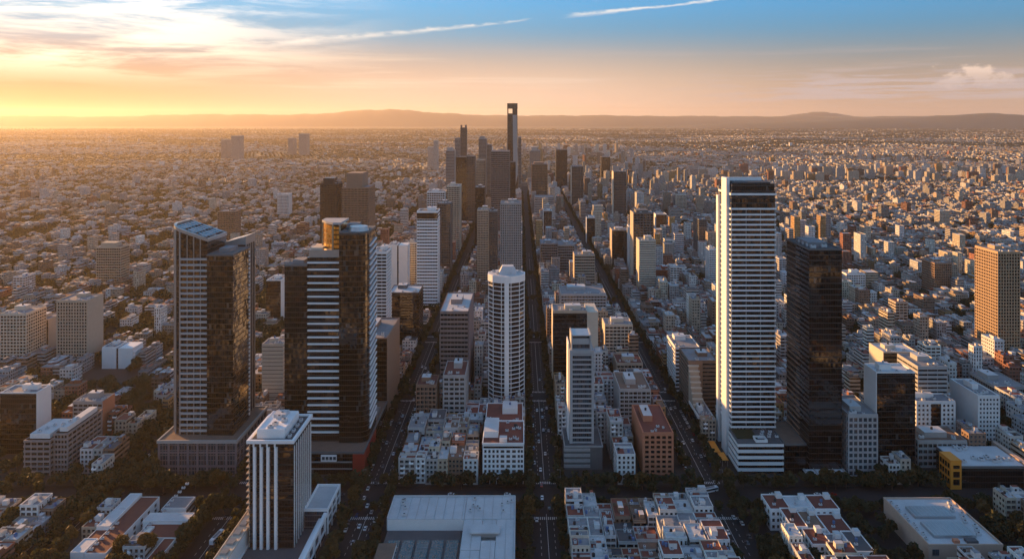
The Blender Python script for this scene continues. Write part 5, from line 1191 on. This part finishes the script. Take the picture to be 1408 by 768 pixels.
# beyond the grid
import itertools
def wood(x, y):       # where green dominates
    v = math.sin(x * .0021 + 1.3) * math.cos(y * .0016 + .4) + .6 * math.sin(x * .0063 + y * .0041) + .4 * math.sin(x * .013 - y * .011 + 2)
    return v
far_trees = []
def fill(ya, yb, cell, dens, hmin, hmax, xg=None):
    """districts, each with its own street grid and character"""
    D = cell * 26
    hw = .76 * yb + D
    for gy in range(int(ya // D) - 1, int(yb // D) + 2):
        for gx in range(int(-hw // D) - 1, int(hw // D) + 2):
            q = random.Random(gx * 7919 + gy * 104729 + int(cell))
            x0, y0 = gx * D, gy * D
            if y0 + D < ya or x0 > .74 * (y0 + D) + 60 or x0 + D < -.76 * (y0 + D) - 60: continue
            ang = q.choice((0, 0, .12, -.2, .35, -.45, .6)) if y0 > 2300 else 0
            bx, by = q.choice((4, 5, 6, 8)), q.choice((3, 4, 5))
            ca, sa = math.cos(ang), math.sin(ang); char = q.uniform(.7, 1.25); hk = q.uniform(.7, 1.2)
            n = int(D / cell * .75)
            for j in range(-n, n):
                for i in range(-n, n):
                    lx, ly = (i + q.uniform(-.12, .12)) * cell, (j + q.uniform(-.12, .12)) * cell
                    xx, yy = x0 + D / 2 + lx * ca - ly * sa, y0 + D / 2 + lx * sa + ly * ca
                    if not (x0 <= xx < x0 + D and y0 <= yy < y0 + D and ya <= yy < yb): continue
                    if not (-.75 * yy - 20 < xx < .73 * yy + 20): continue
                    if xg and xg(xx, yy): continue
                    street = (i % bx == 0) or (j % by == 0)
                    wv = wood(xx, yy); left_ = xx / yy < -.12
                    if street:
                        if rnd.random() < (.5 if left_ else .3): far_trees.append((xx, yy, cell * rnd.uniform(.25, .4)))
                        continue
                    p = char * dens * (.62 if left_ else .86) * (1.0 if wv < .45 else .18)
                    if yy > 6000: p *= .9 * (1.0 if wv < .3 else .2)
                    if yy > 4200 and math.sin(yy * .0019 + xx * .0003 + .6 * math.sin(xx * .0013)) > .66: p *= .12
                    if rnd.random() < p:
                        w, d = cell * rnd.uniform(.45, .95), cell * rnd.uniform(.45, .95); h = rnd.uniform(hmin, hmax) * hk
                        if rnd.random() < .02: w, d, h = cell * rnd.uniform(1.4, 2.4), cell * rnd.uniform(1.2, 2), rnd.uniform(6, 11)
                        elif rnd.random() < .025: h *= rnd.uniform(1.6, 3); w = min(w, 24); d = min(d, 24)
                        core = abs(xx - 40 - .05 * yy) < 420 and yy < 5200
                        if core and rnd.random() < .12: h = rnd.uniform(25, 75); w = min(w, 24); d = min(d, 24)
                        band = xx / yy > .1 and 2700 < yy < 3200
                        if band and rnd.random() < .12: h = rnd.uniform(25, 48); w = rnd.uniform(20, 40)
                        add_row(xx, yy, w, d, h, ang, plain=(0 if yy < 3500 else rnd.choice((0, 1))), clutter=1 if yy < 3200 else 0)
                    elif rnd.random() < .95: far_trees.append((xx, yy, cell * rnd.uniform(.35, .6)))
gridx1 = lambda x, y: taken(x - 10, x + 10, y - 10, y + 10, 2) or (y < 2300 and (4 - 8 < x < 28 + 8 or 110 - 8 < x < 135 + 8 or -113 < x < -72)) or (y < 3600 and (5 < x < 27 ))
ycur = CY[-1][1]
fill(ycur + 8, 3400, 18, .95, 6, 13, gridx1)
fill(3400, 6000, 25, .92, 6, 12)
fill(6000, 10000, 38, .85, 6, 12)
fill(10000, 16500, 64, .7, 6, 13)
city_mass('far_city', rows, ['f_punched', 'colroof', 'col', 'f_ribbon'], 'mass of small pale buildings spreading over the plain to the hills', 'city')
print('rows', len(rows), 'houses', len(houses), 'flats', len(flats), 'far trees', len(far_trees))

# ------------------------------------------------------------------ trees
def crown_mesh(name, seed, n, rad, zc, ht, leaf, mats='leaf', lobes=6):
    q = np.random.default_rng(seed)
    lc = q.normal(size=(lobes, 3)); lc /= np.linalg.norm(lc, axis=1)[:, None]; lc *= q.uniform(.35, .62, (lobes, 1)); lc[:, 2] *= .8
    li = q.integers(0, lobes, n); d = q.normal(size=(n, 3)); d /= np.linalg.norm(d, axis=1)[:, None]
    pos = lc[li] + d * (q.uniform(.35, 1, (n, 1)) ** .5) * q.uniform(.38, .56, (lobes, 1))[li]
    P = pos * np.array([rad, rad, ht / 2]) + np.array([0, 0, zc])
    a = q.normal(size=(n, 3)) + d * .6; a /= np.linalg.norm(a, axis=1)[:, None]
    b_ = np.cross(a, q.normal(size=(n, 3))); b_ /= np.linalg.norm(b_, axis=1)[:, None]; c_ = np.cross(a, b_)
    s = leaf * q.uniform(.6, 1.3, (n, 1)); V = np.stack([P - b_ * s - c_ * s * .6, P + b_ * s - c_ * s * .8, P + b_ * s * .7 + c_ * s, P - b_ * s * .8 + c_ * s * .7], 1)
    return V, q.random(n)
def tmesh(name, V, col, mat):
    n = len(V); me = bpy.data.meshes.new(name); me.vertices.add(n * 4); me.vertices.foreach_set('co', V.astype(np.float32).ravel())
    me.loops.add(n * 4); me.loops.foreach_set('vertex_index', np.arange(n * 4, dtype=np.int32)); me.polygons.add(n); me.polygons.foreach_set('loop_start', (np.arange(n) * 4).astype(np.int32))
    ca = me.color_attributes.new('Col', 'FLOAT_COLOR', 'CORNER'); cc = np.repeat(col, 4); ca.data.foreach_set('color', np.stack([cc, cc, cc, np.ones_like(cc)], -1).astype(np.float32).ravel())
    me.materials.append(MT[mat]); me.polygons.foreach_set('use_smooth', np.zeros(n, bool)); me.update(); return me
CROWNS = []
for k in range(6):
    V, c_ = crown_mesh('crown', 20 + k, 520, 4.2, 6.2, 7.6, .62, lobes=5 + k % 3); CROWNS.append(tmesh('crown', V, c_, 'leaf' if k < 4 else 'leaf_autumn'))
def trunk_mesh():
    b = MB(); b.cyl(0, 0, 0, 3.4, .28, .2, 8)
    for a in range(4):
        an = a * 1.57 + .4; dx, dy = math.cos(an), math.sin(an)
        b.face([(dx * .05 - dy * .12, dy * .05 + dx * .12, 3.0), (dx * .05 + dy * .12, dy * .05 - dx * .12, 3.0), (dx * 1.9 + dy * .05, dy * 1.9 - dx * .05, 6.0), (dx * 1.9 - dy * .05, dy * 1.9 + dx * .05, 6.0)])
        b.face([(dx * .05, dy * .05, 2.9), (dx * .05, dy * .05, 3.2), (dx * 1.9, dy * 1.9, 6.1), (dx * 1.9, dy * 1.9, 5.95)])
    return b.mesh('trunk', ['bark'])
TRUNK = trunk_mesh()
spots = []
def tree_ok(x, y, rr=2.2): return not taken(x - rr, x + rr, y - rr, y + rr, 0)
for a, b_ in ((-105, -80), (4, 28), (110, 135), (-188, -162), (-274, -250)):
    for side in (a + 2.2, b_ - 2.2) + (((a + b_) / 2,) if a in (-274, ) else ()):
        y = 345
        while y < 2300:
            if rnd.random() < .9:
                xx = side
                if y < 440:
                    if a == -105: xx = side
                    if a == 4: xx = side - (1 if side < 10 else 1)
                spots.append((xx + rnd.uniform(-.8, .8), y + rnd.uniform(-1.5, 1.5), rnd.uniform(.75, 1.25), 's'))
            y += rnd.uniform(6.5, 9)
for p0, p1 in CY[1:6]:
    x = -420
    while x < 420:
        if not any(a - 3 < x < b_ + 3 for a, b_ in SX_N[8:17]):
            for yy in (p0 + 2.4, p1 - 2.4):
                if rnd.random() < .8 and p1 - p0 > 20 or rnd.random() < .55: spots.append((x + rnd.uniform(-1, 1), yy, rnd.uniform(.7, 1.15), 'c'))
        x += rnd.uniform(6, 10)
for (x0, x1, y0, y1) in YARDS:
    n = max(1, int((x1 - x0) * (y1 - y0) / 32))
    for _ in range(min(n, 9)): spots.append((rnd.uniform(x0, x1), rnd.uniform(y0, y1), rnd.uniform(.7, 1.4), 'y'))
# parks and planted corners seen in the foreground
def grove(x0, x1, y0, y1, n, a=.8, b_=1.4):
    for _ in range(n):
        x, y = rnd.uniform(x0, x1), rnd.uniform(y0, y1)
        if tree_ok(x, y, 1): spots.append((x, y, rnd.uniform(a, b_), 'g'))
grove(-255, -190, 466, 487, 34); grove(-275, -242, 380, 470, 14); grove(-189, -184, 372, 440, 16); grove(147, 190, 372, 392, 16, .9, 1.5); grove(137, 146, 385, 440, 14)
grove(188, 217, 372, 440, 16); grove(150, 290, 470, 484, 60, .7, 1.2); grove(-160, -108, 470, 488, 24, .6, 1.0); grove(-340, -250, 430, 486, 18); grove(188, 260, 437, 446, 20, .6, 1.0); grove(262, 300, 380, 450, 30); grove(112, 146, 372, 400, 14); grove(331, 380, 470, 560, 50)
grove(-2, 6, 372, 450, 12, .8, 1.1); grove(22, 30, 380, 450, 14, .8, 1.1); grove(-108, -78, 372, 400, 8); grove(28, 110, 447, 476, 24, .6, 1.0); grove(-300, -290, 540, 640, 24); grove(-420, -340, 560, 640, 60)
for x in np.arange(-330, 330, 6.5):
    if not any(a - 2 < x < b_ + 2 for a, b_ in ((-188, -162), (-105, -80), (4, 28), (110, 135))):
        for yy in ((471.5, 443.5) if x < -110 or x > 30 else (471.5,)): 
            if rnd.random() < .85: spots.append((x + rnd.uniform(-1.5, 1.5), yy + rnd.uniform(-1, 1), rnd.uniform(.7, 1.15), 'c'))
spots = [s for s in spots if tree_ok(s[0], s[1], 1.0)]
spots = [s for s in spots if not any(B[0] - .8 < s[0] < B[1] + .8 and B[2] - .8 < s[1] < B[3] + .8 for B in BLD[:700])]
def roof_clear(s): return True
spots.sort(key=lambda s: s[1] / s[2])
inv = [s for s in spots if -.73 * s[1] < s[0] < .71 * s[1] and CAMH - 9 < (768 + 4 - V0) * s[1] / 1000]
near_t = inv[:290]; nid = {id(s) for s in near_t}; other = [s for s in spots if id(s) not in nid]
for i, (x, y, s, k) in enumerate(near_t):
    ci = rnd.randrange(6) if rnd.random() < .5 else rnd.randrange(4)
    r = thing('tree', None, 'tree', (x, y, .1), 'trees along the streets and in the yards', rnd.uniform(0, 6))
    inst('trunk', TRUNK, r, (0, 0, 0), 0, (s,) * 3); inst('crown', CROWNS[ci], r, (0, 0, 0), 0, (s, s, s * rnd.uniform(.9, 1.15)))
    sz = 'small' if s < .85 else ('large' if s > 1.15 else 'mid-sized')
    PEND.append((r, x, y, f'{sz} ' + ('russet' if ci > 3 else 'dark green') + ' tree'))
# the two tall sunlit trees at bottom left
V, c_ = crown_mesh('crown', 77, 3600, 6.4, 9.0, 13.5, .42, lobes=9); c77 = tmesh('crown', V, c_, 'leaf_autumn')
V, c_ = crown_mesh('crown', 78, 3600, 6.4, 9.0, 13.5, .42, lobes=8); c78 = tmesh('crown', V, c_, 'leaf_autumn')
for (x, y, s, cm, lb) in ((-215.5, 394, 1.0, c77, 'large sunlit russet tree at bottom left, left of a pair'), (-203.5, 394, 1.0, c78, 'large sunlit russet tree at bottom left, right of a pair')):
    r = thing('tree', lb, 'tree', (x, y, .1), 'pair of large sunlit trees'); inst('trunk', TRUNK, r, (0, 0, 0), 0, (1.6, 1.6, 1.6)); inst('crown', cm, r, (0, 0, 0), 0, (s,) * 3)
# the remaining trees as one leafy mass
def mass(name, S, n, leafk, label, mat='leaf', flat=1.0, seed=3):
    base = [crown_mesh('t', 50 + seed + k, n, 1.0, 0, 2.0, leafk, lobes=5) for k in range(5)]
    vs, cs = [], []
    for i, (x, y, rad, zc) in enumerate(S):
        V, c_ = base[i % 5]; an = rnd.random() * 6.28; ca, sa = math.cos(an), math.sin(an)
        W = V * np.array([rad, rad, rad * flat]); W = np.stack([W[..., 0] * ca - W[..., 1] * sa, W[..., 0] * sa + W[..., 1] * ca, W[..., 2]], -1) + np.array([x, y, zc])
        vs.append(W); cs.append(c_ * .6 + rnd.random() * .4)
    ob = bpy.data.objects.new(name, tmesh(name, np.concatenate(vs), np.concatenate(cs), mat)); COL.objects.link(ob)
    return tag(ob, label, 'trees', None, 'stuff')
S1 = [(x, y, rnd.uniform(4, 7), 5) for x, y in far_trees_back] + [(x, y, 4.3 * s, 6 * s) for x, y, s, k in other if -.76 * y < x < .74 * y and y > 300]
mass('street_trees', S1, 90, .24, 'mass of street and garden trees between the farther houses', flat=.9)
S2 = []
for (x, y, r_) in far_trees:
    if y < 3400: S2 += [(x + rnd.uniform(-8, 8), y + rnd.uniform(-8, 8), rnd.uniform(4, 6.5), 5) for _ in range(2)]
    else: S2.append((x, y, r_ * .55, min(8, r_ * .25)))
mass('distant_trees', S2, 26, .42, 'dark scattered woods and garden trees across the distant plain', flat=.45, seed=9)

# ------------------------------------------------------------------ cars and buses
CARC = [('white', (.75, .75, .75)), ('silver', (.45, .46, .48)), ('black', (.015, .015, .017)), ('red', (.35, .03, .02)), ('grey', (.14, .14, .15)), ('blue', (.03, .07, .2))]
def car_meshes():
    out = {}
    prof = [(-2.15, .35), (2.1, .35), (2.15, .75), (1.3, .95), (-1.9, 1.0), (-2.2, .8)]
    for nm, c in CARC:
        b = MB(); w = .88
        pts = [(x, z) for x, z in prof]
        b.face([(x, -w, z) for x, z in pts], 0, c); b.face([(x, w, z) for x, z in reversed(pts)], 0, c)
        for i in range(len(pts)):
            (xa, za), (xb, zb) = pts[i], pts[(i + 1) % len(pts)]; b.face([(xa, w, za), (xb, w, zb), (xb, -w, zb), (xa, -w, za)], 0, c)
        b.face([(.35, -.62, 1.43), (-1.25, -.62, 1.43), (-1.25, .62, 1.43), (.35, .62, 1.43)][::-1], 0, c)
        out[nm] = b.mesh('body', [MT['carpaint']])
    g_ = MB(); lo = [(1.1, -.78), (1.1, .78), (-1.75, .78), (-1.75, -.78)]; hi = [(.35, -.62), (.35, .62), (-1.25, .62), (-1.25, -.62)]
    for i in range(4):
        j = (i + 1) % 4; g_.face([(*lo[i], .93), (*lo[j], .93), (*hi[j], 1.42), (*hi[i], 1.42)])
    glassm = g_.mesh('windows', ['glass_black'])
    wb = MB()
    n = 10
    a = [(.31 * math.cos(6.283 * k / n), -.1, .31 * math.sin(6.283 * k / n)) for k in range(n)]; b2 = [(p[0], .1, p[2]) for p in a]
    wb.face(a); wb.face(b2[::-1])
    for k in range(n): wb.face([a[(k + 1) % n], a[k], b2[k], b2[(k + 1) % n]])
    return out, glassm, wb.mesh('wheel', ['black'])
m, t, bb = newmat('carpaint'); t.put(bb.inputs['Base Color'], t.node('ShaderNodeAttribute', attribute_name='Col').outputs['Color']); bb.inputs['Roughness'].default_value = .25; bb.inputs['Coat Weight'].default_value = .6
MT['carpaint'] = m
CB, CG, CW = car_meshes()
CARS = []
def car(*a): CARS.append(a)
def make_car(x, y, rz, cn, what, where):
    r = thing('car', None, 'car', (x, y, .02), 'cars in the streets', rz)
    inst('body', CB[cn], r); inst('windows', CG, r)
    for sx in (-1.35, 1.4):
        for sy in (-.82, .82): inst('wheel', CW, r, (sx, sy, .31))
    PEND.append((r, x, y, f'{cn} car {what} {where}', 'car'))
def ccol(): return rnd.choices([c[0] for c in CARC], (44, 20, 12, 4, 14, 5))[0]
for a, b_, nm, dens in ((-105, -80, 'left avenue', .46), (4, 28, 'central avenue', .40), (110, 135, 'right avenue', .5), (-188, -162, 'street left of the golden-crowned tower', .2), (-274, -250, 'tree-lined left street', .12)):
    c0 = (a + b_) / 2
    for lane, rz in ((-6, R(-90)), (-2, R(-90)), (2, R(90)), (6, R(90)), (-9.1, R(-90)), (9.1, R(90))):
        park = abs(lane) > 8
        y = 372
        while y < 1150:
            p = dens * (1.25 if park else .75)
            if rnd.random() < p and not (park and any(p0 - 3 < y < p1 + 3 for p0, p1 in CY)) and not any(p0 - 2 < y < p1 + 2 for p0, p1 in CY[:1]):
                if not taken(c0 + lane - 1, c0 + lane + 1, y - 3, y + 3, .2) and not (lane < -7 and y < 450 and a == 4): car(c0 + lane, y, rz, ccol(), 'parked along' if park else 'driving on', 'the ' + nm)
            y += rnd.uniform(6.2, 8.5) if park else rnd.uniform(9, 24)
for x in np.arange(-74, -4, 6.3):
    if rnd.random() < .75: car(x, 436.4, 0, ccol(), 'parked behind', 'the flat-roofed hall')
for x in np.arange(-240, 330, 13):
    xx = x + rnd.uniform(-4, 4)
    if rnd.random() < .5 and not any(a < xx < b_ for a, b_ in ((-105, -80), (4, 28), (110, 135))): car(xx, 450 + rnd.choice((0, 14)), 0, ccol(), 'driving on', 'the wide cross street')
CARS.sort(key=lambda a: a[1])
for a in CARS[:296]: make_car(*a)
def bus(x, y, rz, lb):
    r = thing('bus', lb, 'bus', (x, y, .02), None, rz)
    b = MB().box(-5.8, 5.8, -1.25, 1.25, .35, 2.9); o = MB(); o.box(-5.8, 5.8, -1.25, 1.25, .35, 2.95)
    inst('body', o.mesh('body', ['fin_white']), r)
    o = MB(); o.box(-5.6, 5.6, -1.28, 1.28, 1.4, 2.4); inst('windows', o.mesh('windows', ['glass_black']), r)
    o = MB(); o.box(-3.5, 3.5, -.8, .8, 2.95, 3.15); inst('roof_unit', o.mesh('roof_unit', ['roofgrey']), r)
    for sx in (-3.8, 3.6):
        for sy in (-1.15, 1.15): inst('wheel', CW, r, (sx, sy, .48), 0, (1.5, 1.4, 1.5))
bus(-173, 415, R(82), 'white bus in the street left of the white-finned tower')
bus(122, 468, R(20), 'white bus turning at the right avenue crossing')
# street lamps beside the three avenues
b = MB(); b.cyl(0, 0, 0, 8.5, .13, .07, 8); POST = b.mesh('post', ['grey'])
b = MB(); b.box(-1.6, .1, -.05, .05, 8.4, 8.52).box(-2.3, -1.5, -.17, .17, 8.36, 8.55); HEAD = b.mesh('lamp_head', ['grey'])
for a, b_, nm in ((-105, -80, 'left avenue'), (4, 28, 'central avenue'), (110, 135, 'right avenue')):
    for k, y in enumerate(range(480, 780, 34)):
        for s_, xx in ((0, a + 1.4), (1, b_ - 1.4)):
            r = thing('street_lamp', None, 'street lamp', (xx, y, .12), 'street lamps along the avenues', R(180) if s_ == 0 else 0)
            inst('post', POST, r); inst('lamp_head', HEAD, r)
            PEND.append((r, xx, y, f'grey street lamp on the {"left" if s_ == 0 else "right"} kerb of the {nm}', 'car'))

# ------------------------------------------------------------------ labels that single each one out
from collections import defaultdict
WORDS = {1: 'nearest', 2: 'second', 3: 'third', 4: 'fourth', 5: 'fifth', 6: 'sixth', 7: 'seventh', 8: 'eighth', 9: 'ninth', 10: 'tenth', 11: 'eleventh', 12: 'twelfth', 13: 'thirteenth', 14: 'fourteenth', 15: 'fifteenth', 16: 'sixteenth', 17: 'seventeenth', 18: 'eighteenth', 19: 'nineteenth', 20: 'twentieth'}
grp = defaultdict(list)
for t_ in PEND:
    r, x, y, txt = t_[:4]
    key = txt if len(t_) == 5 else txt + ' ' + relation(x, y)
    grp[key].append((r, x, y, txt))
def ordn(i): return WORDS.get(i) or (str(i) + ('th' if i % 10 not in (1, 2, 3) or i % 100 in (11, 12, 13) else {1: 'st', 2: 'nd', 3: 'rd'}[i % 10]))
for key, L_ in grp.items():
    L_.sort(key=lambda q: q[2])
    if len(L_) == 1: L_[0][0]['label'] = key
    elif len(L_) == 2: L_[0][0]['label'] = key + ', nearer'; L_[1][0]['label'] = key + ', farther'
    else:
        for i, q in enumerate(L_): q[0]['label'] = key + ', ' + ordn(i + 1) + ('' if i == 0 else ' nearest')

# ------------------------------------------------------------------ hills and haze
def ridge(name, Yc, depth, prof, seed, col):
    q = np.random.default_rng(seed); nx, ny = 260, 14
    xs = np.linspace(-.98 * Yc, .98 * Yc, nx); V = []
    ph = q.uniform(0, 6.28, 12)
    for j in range(ny):
        tt = j / (ny - 1)
        for x in xs:
            u = x / Yc * 1000 + U0
            h = prof(u)
            h *= 1 + .035 * math.sin(u * .031 + ph[0]) + .025 * math.sin(u * .083 + ph[1] + tt * 3) + .02 * math.sin(u * .19 + ph[2] + tt * 7) + .014 * math.sin(u * .43 + ph[3]) + .008 * math.sin(u * .97 + ph[5] + tt * 5)
            V.append((x, Yc + depth * tt, h * math.sin(math.pi * min(1, tt * 1.0)) ** .8 * (1 + .04 * math.sin(x * .0011 + tt * 9 + ph[4])) - 1 if 0 < tt < 1 else -1))
    Fs = [(j * nx + i, j * nx + i + 1, (j + 1) * nx + i + 1, (j + 1) * nx + i) for j in range(ny - 1) for i in range(nx - 1)]
    me = bpy.data.meshes.new(name); me.from_pydata(V, [], Fs); me.materials.append(paint(name + '_cover', col, .95, .3, .002)); me.polygons.foreach_set('use_smooth', [True] * len(Fs)); me.update()
    o = bpy.data.objects.new(name, me); COL.objects.link(o); return tag(o, kind='structure')
def bump(u, c, w): return math.exp(-((u - c) / w) ** 2)
# far ridge: peak left of centre, low saddle, hills to the right
def vtop_to_h(px, Y): return CAMH + px * Y / 1000
ridge('hills', 21500, 5200, lambda u: vtop_to_h(3 + 9 * bump(u, 490, 95) + 3 * bump(u, 250, 110) + 3 * bump(u, 640, 70) + 2 * bump(u, 860, 60), 24000), 1, (.05, .055, .04))
ridge('near_hills', 16800, 3200, lambda u: vtop_to_h(-12 + 17 * max(0, min(1, (u - 900) / 520)) + 7 * bump(u, 1160, 60) * 0 + 1 * bump(u, 1390, 60), 18400), 2, (.035, .038, .028))
ridge('lone_mountain', 25500, 3000, lambda u: vtop_to_h(0 + 9 * bump(u, 1150, 45), 27000), 4, (.06, .06, .05))
hz = MB().box(-29900, 29900, -24900, 31900, -2, 640)
m = bpy.data.materials.new('air_haze'); m.use_nodes = True; t = NT(m.node_tree); t.n.clear()
vol = t.node('ShaderNodeVolumePrincipled'); vol.inputs['Color'].default_value = (.98, .86, .74, 1); vol.inputs['Density'].default_value = HAZE
vol.inputs['Anisotropy'].default_value = .44
out = t.node('ShaderNodeOutputMaterial'); t.l.new(vol.outputs[0], out.inputs['Volume'])
MT['haze'] = m
tag(hz.build('haze', 'haze'), 'warm thin evening haze filling the air over the whole city', 'haze', None, 'stuff')
